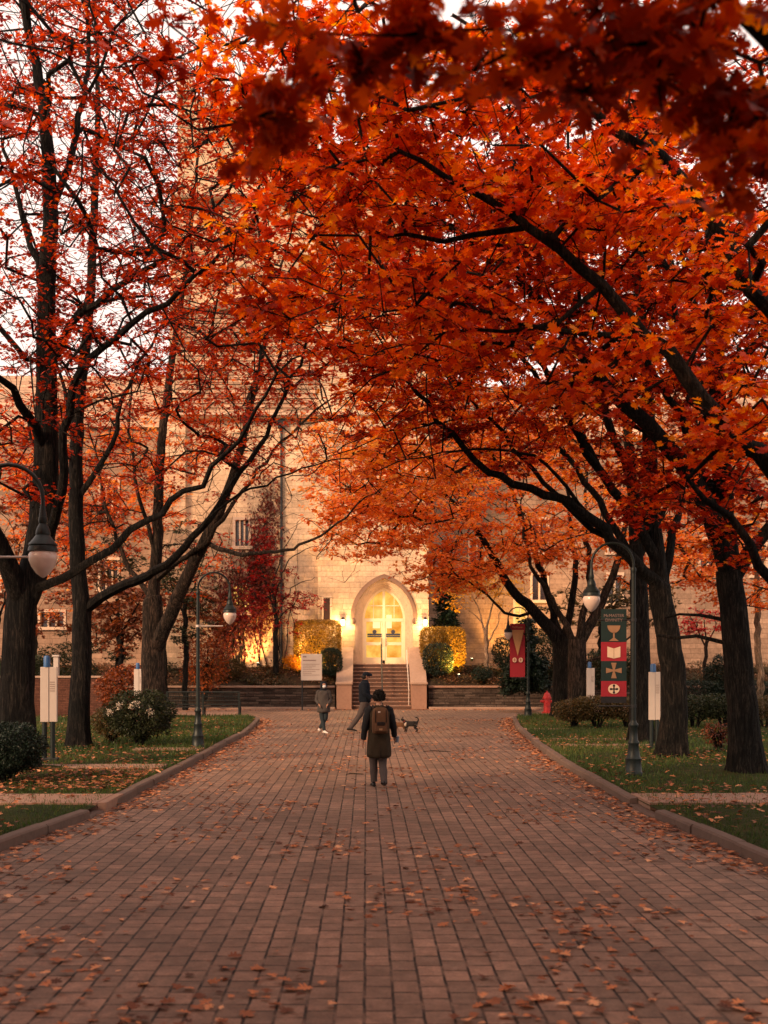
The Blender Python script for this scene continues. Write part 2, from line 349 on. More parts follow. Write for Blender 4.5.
# ---------------------------------------------------------------- trees
class Skel:
    def __init__(s): s.p=[]; s.par=[]; s.hint=[]
    def limb(s, pts, r0, r1, attach=True, step=.45, jit=.05):
        pts=[np.array(q,float) for q in pts]
        par=-1
        if attach and s.p:
            A=np.array(s.p); par=int(np.argmin(((A-pts[0])**2).sum(1)))
            pts=[A[par]]+pts[1:] if np.linalg.norm(A[par]-pts[0])<1.2 else [A[par]]+pts
        L=[0]
        for a,b in zip(pts,pts[1:]): L.append(L[-1]+np.linalg.norm(b-a))
        n=max(2,int(L[-1]/step)); Pn=np.array(pts)
        # catmull-rom
        ts=np.linspace(0,L[-1],n+1)
        for i,t in enumerate(ts):
            if i==0 and par>=0: continue
            k=min(max(np.searchsorted(L,t)-1,0),len(pts)-2); u=(t-L[k])/max(1e-6,L[k+1]-L[k])
            p0=Pn[max(k-1,0)];p1=Pn[k];p2=Pn[k+1];p3=Pn[min(k+2,len(pts)-1)]
            q=.5*((2*p1)+(-p0+p2)*u+(2*p0-5*p1+4*p2-p3)*u*u+(-p0+3*p1-3*p2+p3)*u**3)
            if 0<i: q=q+rng.normal(size=3)*jit*min(1,i/4)*(.25 if r0>.2 else .8)
            s.p.append(q); s.par.append(par); s.hint.append(r0+(r1-r0)*(t/L[-1])**.8); par=len(s.p)-1
    def reach(s, targets, jit=.06, step=.45, minz=None):
        if not len(targets): return []
        A=np.array(s.p); T=np.array(targets)
        d=np.array([np.min(((A-t)**2).sum(1)) for t in T]); order=np.argsort(d); ends=[]
        cap=len(A)+len(T)*24; B=np.zeros((cap,3)); B[:len(A)]=A; n=len(A)
        dirs=np.zeros((cap,3)); dirs[:n]=[0,0,1]
        for i in range(n):
            if s.par[i]>=0: v=A[i]-A[s.par[i]]; dirs[i]=v/(np.linalg.norm(v)+1e-9)
        for oi in order:
            t=T[oi]; dv=t-B[:n]; dist=np.linalg.norm(dv,axis=1)
            back=-(dv*dirs[:n]).sum(1)/(dist+1e-6)     # penalise doubling back
            cost=dist*(1+.55*np.clip(back+.25,0,2)) + np.where(B[:n,2]<(minz or -9),50,0)
            j=int(np.argmin(cost)); L=dist[j]; k=max(1,int(L/step)); 
            if L<.12: ends.append(j); continue
            p0=B[j]; c=p0+dirs[j]*L*.4+np.array([0,0,.12*L]); par=j
            for m in range(1,k+1):
                u=m/k; q=(1-u)**2*p0+2*u*(1-u)*c+u*u*t
                if m<k: q=q+rng.normal(size=3)*jit*min(1,L/2)
                v=q-B[par]; dirs[n]=v/(np.linalg.norm(v)+1e-9); B[n]=q
                s.p.append(q); s.par.append(par); s.hint.append(0); par=n; n+=1
            ends.append(par)
        return ends
    def mesh(s, name, mat, parent, tip=.007, flare=None, ex=2.35, rootz=0):
        n=len(s.p); ch=[[] for _ in range(n)]
        for i,p in enumerate(s.par):
            if p>=0: ch[p].append(i)
        r=np.zeros(n); ww=np.zeros(n)
        for i in range(n-1,-1,-1):
            ww[i]=sum(ww[c] for c in ch[i]) if ch[i] else tip**ex
            r[i]=ww[i]**(1/ex)
            if s.hint[i]>0: r[i]=s.hint[i]
        for i in range(n):
            if s.par[i]>=0: r[i]=min(r[i], r[s.par[i]]*.98)
        mb=MB(); A=np.array(s.p)
        roots=[i for i in range(n) if s.par[i]<0]; stack=[(q,None) for q in roots]
        while stack:
            i,st=stack.pop(); chain=[] if st is None else [st]; rad=[] if st is None else [r[i]*.95]
            while True:
                chain.append(i); rad.append(r[i])
                if not ch[i]: break
                cs=sorted(ch[i],key=lambda c:-r[c])
                for c in cs[1:]: stack.append((c,i))
                i=cs[0]
            if len(chain)<2: continue
            R0=max(rad); ns=14 if R0>.2 else 9 if R0>.07 else 6 if R0>.03 else 4 if R0>.014 else 3
            pts=[Vector(A[k]) for k in chain]; u=None; rings=[]; ph=random.random()*6
            for k,p in enumerate(pts):
                t=(pts[min(k+1,len(pts)-1)]-pts[max(k-1,0)]).normalized()
                if u is None: u=t.orthogonal().normalized() if abs(t.z)<.9 else (Vector((1,0,0))-t*t.x).normalized()
                u=(u-t*u.dot(t)).normalized(); w=t.cross(u); rr=rad[k]
                ring=[]
                for a in range(ns):
                    th=2*math.pi*a/ns; q=1.0
                    if ns>=9:
                        q+=.05*math.sin(3*th+ph+k*.15)+.03*math.sin(5*th-ph-k*.2)
                        if flare and st is None:
                            hh=p.z-rootz; e=math.exp(-max(0,hh)/flare); q*=1+e*(.38+.22*math.sin(4*th+ph)+.12*math.sin(7*th+2*ph))
                    ring.append(p+(u*math.cos(th)+w*math.sin(th))*rr*q)
                rings.append(ring)
            mb.loft(rings,True)
        o=mb.build(name,mat,parent,smooth=True); return o

def blob_pts(blobs, density=1.0):
    """blobs in world terms built from (px, py, Y, rx_px, ry_px, depth_m, n)"""
    out=[]
    for px,py,Y,rx,ry,dy,n in blobs:
        c=np.array(P(px,py,Y)); s=Y/F; n=int(n*density); k=0
        while k<n:
            q=rng.uniform(-1,1,3)
            if (q**2).sum()>1: continue
            out.append(c+q*np.array([rx*s,dy,ry*s])); k+=1
    return out

def make_tree(label, cat, limbs, blobs, mat, leafmat, lsize, kind, per, spread, group=None, name='oak_tree', flare=.40, tint=(2,2), tip=.0062, up=.45, step=.45, nametr='trunk', tintz=None, ex=2.35, shade_blobs=(), bare=0):
    root=np.array(limbs[0][0][0]); base=(float(root[0]),float(root[1]),float(root[2]))
    t=thing(name,label,cat,(base[0],base[1],0),0,group)
    sk=Skel()
    off=np.array([base[0],base[1],0])
    for pts,r0,r1 in limbs: sk.limb([np.array(p)-off for p in pts],r0,r1,step=step*.8)
    T=[np.array(p)-off for p in blob_pts(blobs)]
    nvis=len(T)
    for cx,cy,cz,rx,ry,rz_,n in shade_blobs:
        q=rng.normal(size=(n,3)); q/=np.linalg.norm(q,axis=1)[:,None]; q*=rng.random(n)[:,None]**.4
        T+=list(q*np.array([rx,ry,rz_])+np.array([cx,cy,cz])-off)
    ends=sk.reach(T[:nvis],step=step)
    if len(T)>nvis:
        e2=sk.reach(T[nvis:],step=.9); E2=np.array([sk.p[e] for e in e2]); m=52
        pp=np.repeat(E2,m,0)+rng.normal(size=(len(E2)*m,3))*np.array([.5,.5,.25])
        leaves('crown',pp,.24,leafmat,t,'far',.5)  # second, coarser crown added out of view to shade the foreground
    if bare:
        B_=[T[i] for i in rng.choice(nvis,int(nvis*bare),False)]
        B_=[b+rng.normal(size=3)*np.array([1,1,.8])*spread*2.2 for b in B_]
        for e in sk.reach(B_,step=step):
            c=np.array(sk.p[e]); 
            for j in range(3):
                d=rng.normal(size=3); d[2]=abs(d[2])*.6; d/=np.linalg.norm(d); par=e
                for m in (1,2): sk.p.append(c+d*spread*m*.6+rng.normal(size=3)*.03); sk.par.append(par); sk.hint.append(0); par=len(sk.p)-1
    # fine twigs + leaves
    pos=[];hd=[];tn=[]
    E=[np.array(sk.p[e]) for e in ends]
    for e,c in zip(ends,E):
        tilt=rng.normal(size=2)*.25; nt=5
        ct=rng.beta(*tint)
        for j in range(nt):
            a=rng.uniform(0,2*math.pi); d=np.array([math.cos(a),math.sin(a),tilt[0]*math.cos(a)+tilt[1]*math.sin(a)+rng.normal()*.15-.05])
            L=spread*rng.uniform(.5,1.1); q0=c; par=e
            for m in (1,2):
                q=c+d*L*m/2+np.array([0,0,-.06*L*m*m/2]); sk.p.append(q); sk.par.append(par); sk.hint.append(0); par=len(sk.p)-1
            m=per//nt; u=rng.uniform(.15,1.1,m)**.7
            pp=c+d[None,:]*L*u[:,None]+rng.normal(size=(m,3))*np.array([.16,.16,.07])*spread
            pos.append(pp); hd.append(np.tile(d,(m,1))); tn.append(np.clip(ct*.55+rng.uniform(0,1,m)**1.3*.45+rng.normal(size=m)*.10+(pp[:,2]-c[2])*.45,0,1))  # tint rises with height in each spray, painting in its self-shading
    sk.mesh(nametr,mat,t,tip=tip,flare=flare,ex=ex)
    pos=np.concatenate(pos); 
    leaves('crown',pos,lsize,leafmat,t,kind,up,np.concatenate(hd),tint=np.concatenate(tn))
    return t

# ================================================================ SETTING
def sheet(name, pts, mat, z, kind='structure'):
    mb=MB(); mb.add([(x,y,z) for x,y in pts],[tuple(range(len(pts)))]); o=mb.build(name,mat); o['kind']=kind; return o
g=sheet('ground',[(-900,-300),(900,-300),(900,1500),(-900,1500)],M['ground'],-.03)
LK=[(-4.75,-6),(-4.6,9),(-4.5,13.7),(-4.08,16.9),(-3.98,24.1),(-3.98,31),(-3.92,36),(-4.12,41),(-4.35,45),(-4.9,47.0),(-6.0,47.6)]
RK=[(4.9,-6),(4.75,9),(4.57,12.5),(4.28,17.2),(4.46,25.3),(4.75,30.5),(5.35,39),(5.95,44.5),(6.25,46.8),(7.0,48.2),(8.2,48.8)]
path=sheet('path',[(-6.5,-6)]+[(-6.5,49)]+[(-40,49),(-40,57),(40,57),(40,49),(8.5,49.0),(6.8,47),(6.8,-6)],M['paving'],.0)
# plaza strip beside the steps, in plain concrete beyond the paved walk
sheet('pavement',[(-40,47.9),(-6.1,47.9),(-6.1,56.9),(-40,56.9)],M['conc'],.006)
sheet('pavement',[(8.4,49.1),(40,49.1),(40,56.9),(8.4,56.9)],M['conc'],.006)
def lawn(name, K, sgn, yend):
    mb=MB(); far=30*sgn; n=len(K)
    vs=[(x+sgn*.14,y,.118) for x,y in K]; 
    ins=[(x+sgn*.14,y) for x,y in K]
    # grid with gentle undulation
    ys=np.concatenate([np.arange(-6,yend,.6),[yend]]); kx=np.interp(ys,[p[1] for p in K],[p[0] for p in K])
    xs=np.concatenate([np.linspace(0,10,22),np.linspace(11,40,8)]); V=[];Fc=[]
    for i,y in enumerate(ys):
        for x in xs: V.append((kx[i]+sgn*(.13+x),y,.105+.04*math.sin(x*.9+y*.5)*min(1,x)+.03*math.sin(y*1.3-x)*min(1,x)))
    m=len(xs)
    for i in range(len(ys)-1):
        for j in range(m-1):
            q=(i*m+j,i*m+j+1,(i+1)*m+j+1,(i+1)*m+j); Fc.append(q if sgn>0 else q[::-1])
    mb.add(V,Fc); o=mb.build(name,M['lawn'],smooth=True); o['kind']='structure'; return o
lawn('lawn',[p for p in LK if p[1]<=47.6],-1,47.6); lawn('lawn',[p for p in RK if p[1]<=48.8],1,48.8)
def kerb(name,K,sgn,gaps):
    mb=MB(); L=[0]
    for a,b in zip(K,K[1:]): L.append(L[-1]+math.dist(a,b))
    t=0
    Kx=[p[0] for p in K]; Ky=[p[1] for p in K]
    while t<L[-1]-.1:
        t2=min(t+1.5,L[-1]); pts=[]
        for q in (t,(t+t2)/2,t2-.022): pts.append((np.interp(q,L,Kx),np.interp(q,L,Ky)))
        mid=pts[1]; drop=any(a<mid[1]<b for a,b in gaps)
        h=.035 if drop else .135+random.uniform(-.008,.008); rs=[]
        off_=random.uniform(-.012,.012)
        for i,p in enumerate(pts):
            a=pts[max(i-1,0)]; b=pts[min(i+1,2)]; d=Vector((b[0]-a[0],b[1]-a[1],0)).normalized(); nn=Vector((-d.y,d.x,0))*(-sgn)*-1
            nn=Vector((d.y,-d.x,0))*sgn
            base=Vector((p[0],p[1],0))+nn*(off_+random.uniform(-.006,.006))
            rs.append([base+nn*o_+Vector((0,0,z)) for o_,z in ((0,-.05),(.0+random.uniform(0,.012),h-.03),(.03,h-random.uniform(0,.01)),(.15,h+.004),(.16,-.05))])
        mb.loft(rs,True); t=t2
    o=mb.build(name,M['kerb']); o['kind']='structure'; return o
kerb('kerb',LK,-1,[(17.0,18.6)]); kerb('kerb',RK,1,[(17.1,18.7)])
def slabs(name,x0,x1,y0,y1,z=.15,slope=0):
    mb=MB(); x=x0; 
    while x<x1-.05:
        x2=min(x+1.8,x1); mb.bbox(x,x2-.012,y0+slope*(x-x0),y1+slope*(x-x0),-.02,z+random.uniform(-.004,.004),.008); x=x2
    o=mb.build(name,M['conc']); o['kind']='structure'; return o
slabs('footpath',-24,-4.05,17.2,18.4); slabs('footpath',-24,-4.3,23.0,23.9); slabs('footpath',-6.0,-4.15,28.0,28.7)
slabs('footpath',4.45,24,17.25,18.5); slabs('footpath',4.95,8.2,29.6,30.1); slabs('footpath',4.9,8.6,32.0,32.4); slabs('footpath',5.4,9,37.0,37.6)

# planting bank between the low walls and the buildings
def bank(x0,x1):
    nx=int((x1-x0)/.5); V=[];Fc=[]; ys=[57.4,58.2,59.2,60.2,61.2,66.2,70]; zs=[1.1,1.35,1.7,2.0,2.15,2.2,2.2]
    for i in range(nx+1):
        x=x0+(x1-x0)*i/nx
        for y,z in zip(ys,zs): V.append((x,y,z+.10*math.sin(x*1.7+y)+.06*math.sin(x*3.1-y*2)))
    m=len(ys)
    for i in range(nx):
        for j in range(m-1): Fc.append((i*m+j,(i+1)*m+j,(i+1)*m+j+1,i*m+j+1))
    mb=MB(); mb.add(V,Fc); o=mb.build('planting_bank',M['bed'],smooth=True); o['kind']='structure'
bank(-40,-1.6); bank(3.25,40)

# ================================================================ LOW WALLS
def low_wall(label,x0,x1,h=1.22):
    t=thing('retaining_wall',label,'wall',((x0+x1)/2,57.2,0)); c=(x0+x1)/2
    mb=MB(); rnd=random.Random(int(x0*10))
    z=0; k=0
    mb.box(x0-c,x1-c,.05,.35,0,h-.1)
    while z<h-.12:
        rh=rnd.choice([.10,.13,.16]); rh=min(rh,h-.1-z); x=x0-rnd.random()*.4
        while x<x1:
            w=rnd.uniform(.3,.95); a=max(x,x0); b=min(x+w,x1)
            if b-a>.06:
                p=rnd.uniform(0,.05); mb.bbox(a-c+.006,b-c-.006,-.06+p-.02,.1,z+.005,z+rh-.005,.012)
            x+=w
        z+=rh
    mb.build('stone_courses',M['wallstone'],t)
    mb=MB(); x=x0
    while x<x1-.01:
        w=min(1.4,x1-x); mb.bbox(x-c+.004,x+w-c-.004,-.14,.42,h-.1,h+.0,.012); x+=w
    mb.build('coping',M['cap'] if x0<0 else M['pier'],t)
    mb=MB(); mb.bbox(x0-c,x1-c,-.42,-.12,-.02,.13,.015); mb.build('base_kerb',M['cap'],t)
    return t
low_wall('dark ledge stone wall with pale coping left of the steps',-30,-1.6)
low_wall('dark ledge stone wall with dull coping right of the steps',3.25,30)

# ================================================================ BUILDING
YF=61.0
bd=thing('stone_building','tall limestone collegiate building with arched lit entrance above the steps','building',(0,YF,0))
def bX(px,Y=YF): return GX(px,Y)
DX0,DX1=bX(362.5),bX(405.5); DC=(DX0+DX1)/2; DW=(DX1-DX0)/2; FZ=2.36
ZS=4.85; ZA=ZZ(587,YF)
def arch(hw,zs,rise,d=0,n=12):                 # gothic arch outline, left spring to right spring
    Rr=(hw*hw+rise*rise)/(2*hw); out=[]; cx=-hw+Rr
    am=math.acos((Rr-hw)/(Rr)) if Rr>0 else 0
    Rd=Rr+d; cl=cx; ang_end=math.acos(max(-1,min(1,cl/Rd)))
    for i in range(n+1):
        a=ang_end*i/n; out.append((cl-Rd*math.cos(a),zs+Rd*math.sin(a)))
    right=[(-x,z) for x,z in out[:-1]][::-1]
    return [(DC+x,z) for x,z in out+right]
A0=arch(DW,ZS,ZA-ZS)
XL,XR=bX(176),bX(428.5); XB=bX(318); TOP=34
# tower walls: entrance bay front is the plane y=0 (local), tower shaft is set back .35
mb=MB()
mb.prism([(XB,0),(DX0-.40,0),(DX0-.40,ZS),(XB,ZS)],0,1.2)
mb.prism([(DX1+.40,0),(XR,0),(XR,ZS),(DX1+.40,ZS)],0,1.2)
A1=arch(DW,ZS,ZA-ZS,.40)
mb.prism([(XB,ZS)]+A1+[(XR,ZS),(XR,16.0),(XB,16.0)],0,1.2)
mb.prism([(DX0-.40,0),(DX1+.40,0),(DX1+.40,FZ-.02),(DX0-.40,FZ-.02)],.3,1.2)
mb.box(XB,XR,.03,1.2,16.0,22.0); mb.box(XB+.3,XR,.2,1.3,22.0,TOP-4)
W=mb.build('wall',M['stone'],bd)
mb=MB()      # tower shaft with real window openings, seen left of the bay
def wall_holes(mb,x0,x1,z0,z1,y0,y1,holes):
    xs=sorted({x0,x1}|{h[0] for h in holes}|{h[1] for h in holes}); zs=sorted({z0,z1}|{h[2] for h in holes}|{h[3] for h in holes})
    for a,b in zip(xs,xs[1:]):
        run=None
        for c,d in zip(zs,zs[1:]):
            cx,cz=(a+b)/2,(c+d)/2
            solid=not any(h[0]<cx<h[1] and h[2]<cz<h[3] for h in holes)
            if solid: run=(run[0],d) if run else (c,d)
            if not solid and run: mb.box(a,b,y0,y1,*run); run=None
        if run: mb.box(a,b,y0,y1,*run)
def hole(px0,px1,py0,py1,Y=61.4): return (GX(px0,Y),GX(px1,Y),ZZ(py1,Y),ZZ(py0,Y))
H1=hole(235,249,520,546); H2=hole(233,249,586,612); H3=hole(325,330,598,620)
wall_holes(mb,XL,XB+.01,0,16.0,.4,1.3,[H1,H2]); mb.box(XL,XB,.45,1.3,22.0,TOP)
mb.box(XL,XR,5,13,0,TOP-1); mb.box(XL,XL+.8,1.3,5,0,TOP); mb.box(XR-.8,XR,1.3,5,0,TOP-2)
mb.box(XL-.7,XL+.5,.1,1.0,0,16.0); mb.box(XL-.4,XL+.5,.2,1.0,16.0,28)
mb.build('wall',M['stone'],bd)
mb=MB()      # coursed band between the ledges
z=16.35
while z<22.0: mb.prismx([(.14,z),(.20,z+.235),(.28,z+.26),(1.2,z+.26),(1.2,z)],XL,XR-.0); z+=.262
mb.build('coursed_band',M['slate'],bd)
mb=MB()
for z,p in ((16.0,.28),(22.0,.2),(28.2,.16)): mb=MB(); mb.prismx([(-p,z+.12),(-p,z+.24),(.25,z+.36),(1.2,z+.36),(1.2,z),(-p*.3,z)],XL-.3,XR+.15); mb.build('string_course',M['trim'],bd)
# crenellated parapet
mb=MB(); x=XL
while x<XR-.6: mb=MB(); mb.bbox(x,x+.9,.2,1.0,TOP-4 if x>XB else TOP,TOP-2.8 if x>XB else TOP+1.2,.05); mb.build('merlon',M['trim'],bd); x+=1.7
def window(par,h,y,mull=2,trans=1,glass='darkglass',label=None):
    x0,x1,z0,z1=h; mb=MB(); w=.10
    mb.box(x0-.12,x0+.02,y-.06,y+.3,z0,z1); mb.box(x1-.02,x1+.12,y-.06,y+.3,z0,z1); mb.box(x0-.12,x1+.12,y-.07,y+.3,z1-.002,z1+.16); mb.box(x0-.2,x1+.2,y-.15,y+.3,z0-.18,z0)
    for i in range(1,mull+1):
        x=x0+(x1-x0)*i/(mull+1); mb.box(x-.045,x+.045,y+.03,y+.25,z0+.001,z1-.004)
    fr=mb.build('window',M['trim'],par)
    if label: fr['label']=label
    mb=MB(); mb.box(x0+.021,x1-.021,y+.30,y+.33,z0-.1,z1+.1); mb.build('pane',M[glass],fr)
    mb=MB()
    for i in range(1,int((z1-z0)/.28)):
        z=z0+i*.28; mb.box(x0+.022,x1-.022,y+.27,y+.298,z,z+.02)
    mb.build('glazing_bar',M['lead'],fr)
window(bd,H1,.4,2); window(bd,H2,.4,2,glass='litwin',label='ground floor window glowing behind the ivy')
# slit window in the bay, carved as a niche frame
x0,x1,z0,z1=hole(323.5,330,598,620,61); mb=MB(); mb.box(x0-.1,x0,-.04,.3,z0,z1); mb.box(x1,x1+.1,-.04,.3,z0,z1); mb.box(x0-.1,x1+.1,-.05,.3,z1,z1+.12); mb.box(x0-.12,x1+.12,-.08,.3,z0-.12,z0)
fr=mb.build('window',M['trim'],bd); mb=MB(); mb.box(x0+.002,x1-.002,-.012,.02,z0+.002,z1-.002); mb.build('pane',M['darkglass'],fr)
# downpipe
mb=MB(); px=bX(281); mb.tube([(px,.28,2.2),(px,.28,15.9)],.07,10); 
for z in (4,7,10,13): mb.box(px-.12,px+.12,.2,.37,z,z+.08)
mb.box(px-.2,px+.2,.1,.38,15.5,15.95); mb.build('downpipe',M['darkmetal'],bd)
# arch mouldings
def band(mb,d0,d1,y0,y1,zb=None,hw=DW):
    a=arch(hw,ZS,ZA-ZS,d0,14); b=arch(hw,ZS,ZA-ZS,d1,14)
    if zb is not None: a=[(a[0][0],zb)]+a+[(a[-1][0],zb)]; b=[(b[0][0],zb)]+b+[(b[-1][0],zb)]
    n=len(a)
    for i in range(n-1):
        q=[a[i],a[i+1],b[i+1],b[i]]; vs=[(x,y0,z) for x,z in q]+[(x,y1,z) for x,z in q]
        mb.add(vs,[(0,1,2,3),(7,6,5,4),(0,4,5,1),(1,5,6,2),(2,6,7,3),(3,7,4,0)])
mb=MB(); band(mb,0,.10,.50,.90,FZ); band(mb,.101,.20,.36,.80,FZ); band(mb,.201,.30,.20,.70,FZ); band(mb,.301,.44,.05,.60,FZ)
surround=mb.build('door_surround',M['trim'],bd)
mb=MB(); band(mb,.445,.60,-.22,.05); band(mb,.60,.68,-.12,.05)
for s in (-1,1): mb.ell((DC+s*(DW+.53),-.16,ZS-.12),.17,.16,.19,12,8)
mb.build('hood_mould',m_conc('dark_hood_stone',(.26,.16,.11)),bd)  # hood mould in a darker stone colour than the trim
# door: frame, leaves, glazing
dr=empty('door',(0,0,0)); dr.parent=bd
mb=MB(); band(mb,-.12,.0-.002,.62,.78,FZ); mb.box(DC-.07,DC+.07,.60,.80,FZ,ZA-.12); mb.box(DX0+.1,DX1-.1,.61,.79,ZS-.12,ZS+.06); mb.box(DX0+.1,DX1-.1,.60,.80,FZ,FZ+.2)
for s in (-1,1):
    xa,xb=(DX0+.12,DC-.08) if s<0 else (DC+.08,DX1-.12)
    mb.box(xa,xa+.09,.63,.77,FZ+.2,ZS-.12); mb.box(xb-.09,xb,.63,.77,FZ+.2,ZS-.12); mb.box(xa+.09,xb-.09,.63,.77,FZ+1.05,FZ+1.22); mb.box(xa+.09,xb-.09,.63,.77,FZ+.2,FZ+.36)
    x=(xa+xb)/2; mb.box(x-.02,x+.02,.66,.74,ZS+.06,ZS+1.35)
mb.box(DX0+.35,DX1-.35,.65,.75,ZS+.75,ZS+.80)
mb.build('door_frame',M['frame'],dr)
mb=MB(); mb.prism([(x,z) for x,z in ([(DX0+.1,FZ+.1)]+arch(DW-.1,ZS,ZA-ZS-.15)+[(DX1-.1,FZ+.1)])][::-1],.70,.72); mb.build('door_glass',M['litglass'],dr)
mb=MB()
for s in (-1,1):
    x=DC+s*.52; mb.box(x-.40,x+.40,.615,.628,FZ+1.50,FZ+1.58); mb.box(x-.40,x+.40,.615,.628,FZ+1.60,FZ+1.70)
    mb.prism([(x+.12*math.cos(a*.6283),FZ+1.80+.12*math.sin(a*.6283)) for a in range(10)],.615,.628)
mb.build('door_decal',M['decal'],dr)
mb=MB(); mb.box(DC-.62,DC-.20,.612,.625,FZ+2.0,FZ+2.36); mb.box(DC+.14,DC+.44,.612,.625,FZ+2.0,FZ+2.75); mb.build('notice',M['notice'],dr)
mb=MB()
for s in (-1,1): mb.tube([(DC+s*.13,.60,FZ+1.0),(DC+s*.13,.55,FZ+1.05),(DC+s*.13,.55,FZ+1.4),(DC+s*.13,.60,FZ+1.45)],.018,8)
mb.build('door_handle',M['darkmetal'],dr)
# porch landing
mb=MB(); mb.box(DX0-1.2,DX1+1.2,-.6,.9,2.0,FZ); mb.build('landing',M['step'],bd)
# wings
mb=MB(); WL=5.5
lwh=[ (GX(a,66.5),GX(b,66.5),ZZ(d,66.5),ZZ(c,66.5)) for a,b,c,d in ((40,64,612,627),(100,118,560,590),(-20,0,560,590),(100,118,480,515),(40,58,480,515))]
wall_holes(mb,-45,XL-.7,0,ZZ(428,66.5),WL,WL+1,lwh)
rwh=[(GX(a,66.5),GX(b,66.5),ZZ(d,66.5),ZZ(c,66.5)) for a,b,c,d in ((515,526,602,626),(532,547,575,600),(608,622,575,603),(636,650,575,603),(700,716,540,575),(752,766,545,575),(470,484,540,570),(532,547,520,552),(608,622,520,552))]
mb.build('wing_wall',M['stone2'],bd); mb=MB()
wall_holes(mb,XR,45,0,ZZ(440,66.5),WL,WL+1,rwh)
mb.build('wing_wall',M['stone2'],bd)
mb=MB(); mb.prismx([(WL-.3,ZZ(428,66.5)),(WL+7,ZZ(428,66.5)+5),(WL+14,ZZ(428,66.5))],-45,XL-.7); mb.prismx([(WL-.3,ZZ(440,66.5)),(WL+7,ZZ(440,66.5)+5),(WL+14,ZZ(440,66.5))],XR,45)
mb.build('roof',M['slate'],bd)
for i,h in enumerate(lwh): window(bd,h,WL,2,glass='darkglass')
for i,h in enumerate(rwh): window(bd,h,WL,1,glass='litwin' if i==0 else 'darkglass',label='lit window behind the red banner' if i==0 else None)
# wall sconces either side of the door
def sconce(x,first=True):
    s=empty('wall_lamp',(x,-.02,0)); s.parent=bd
    mb=MB(); mb.box(-.06,.06,-.02,.02,4.62,4.95); mb.tube([(0,-.0,4.85),(0,-.12,4.95),(0,-.18,4.88)],.02,8); mb.lathe([(.02,4.9),(.12,4.84),(.13,4.80),(.0,4.79)],(0,-.18,0),12); mb.build('lamp_bracket',M['darkmetal'],s)
    mb=MB(); mb.lathe([(.03,4.46),(.09,4.52),(.11,4.79),(.02,4.80)],(0,-.18,0),12); mb.build('lamp_glass',M['bulb'],s,True)
for px in (343,425): sconce(bX(px))

# ================================================================ STEPS
SX0,SX1=-.72,2.34; sc0=(SX0+SX1)/2
st=thing('stair','broad flight of worn stone steps rising to the arched door','stairs',(sc0,57,0))
mb=MB(); n=12; rise=2.36/n; tr=3.35/n
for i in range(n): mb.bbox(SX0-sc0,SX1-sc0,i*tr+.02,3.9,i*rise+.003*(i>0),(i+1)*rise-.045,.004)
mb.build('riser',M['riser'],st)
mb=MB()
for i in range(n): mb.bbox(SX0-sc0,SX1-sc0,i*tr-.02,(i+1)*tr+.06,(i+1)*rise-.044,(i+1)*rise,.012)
mb.build('tread',M['step'],st)
def cheek(x0,x1):
    mb=MB(); mb.bbox(x0-sc0,x1-sc0,-.25,.55,0,1.28,.02); mb.build('pier',M['pier'],st)
    mb=MB(); mb.bbox(x0-sc0-.05,x1-sc0+.05,-.32,.60,1.28,1.42,.025)
    mb.prismx([(.60,1.25),(.60,1.42),(3.5,3.28),(4.0,3.28),(4.0,3.1),(3.5,3.1)],x0-sc0-.04,x1-sc0+.04); mb.build('cap_stone',M['cap'],st)
    mb=MB(); mb.prismx([(.55,0),(.56,1.24),(3.5,3.09),(3.99,3.09),(3.99,0)],x0-sc0,x1-sc0); mb.build('cheek_wall',M['pier'],st)
cheek(-1.52,-.735); cheek(2.355,3.14)
hr=thing('handrail','dark metal handrail running up the middle of the steps','handrail',(bX(382,58),57.3,0))
for y_,z_ in ((0,.2),(1.65,1.2),(3.3,2.3)): mb=MB(); mb.tube([(0,y_,z_),(0,y_,z_+1.0)],.03,8); mb.build('post',M['darkmetal'],hr)
mb=MB(); mb.tube([(0,-.25,1.0),(0,-.1,1.14),(0,0,1.2),(0,3.3,3.42),(0,3.55,3.44)],.038,8); mb.build('rail',M['darkmetal'],hr)
hr=thing('handrail','thin pale handrail against the right cheek wall of the steps','handrail',(2.22,57.1,0))
for y_,z_ in ((0,.1),(3.0,2.1)): mb=MB(); mb.tube([(0,y_,z_),(0,y_,z_+.97)],.022,8); mb.build('post',M['rod'],hr)
mb=MB(); mb.tube([(0,-.15,.95),(0,0,1.07),(0,3.0,3.1),(0,3.3,3.1)],.025,8); mb.build('rail',M['rod'],hr)

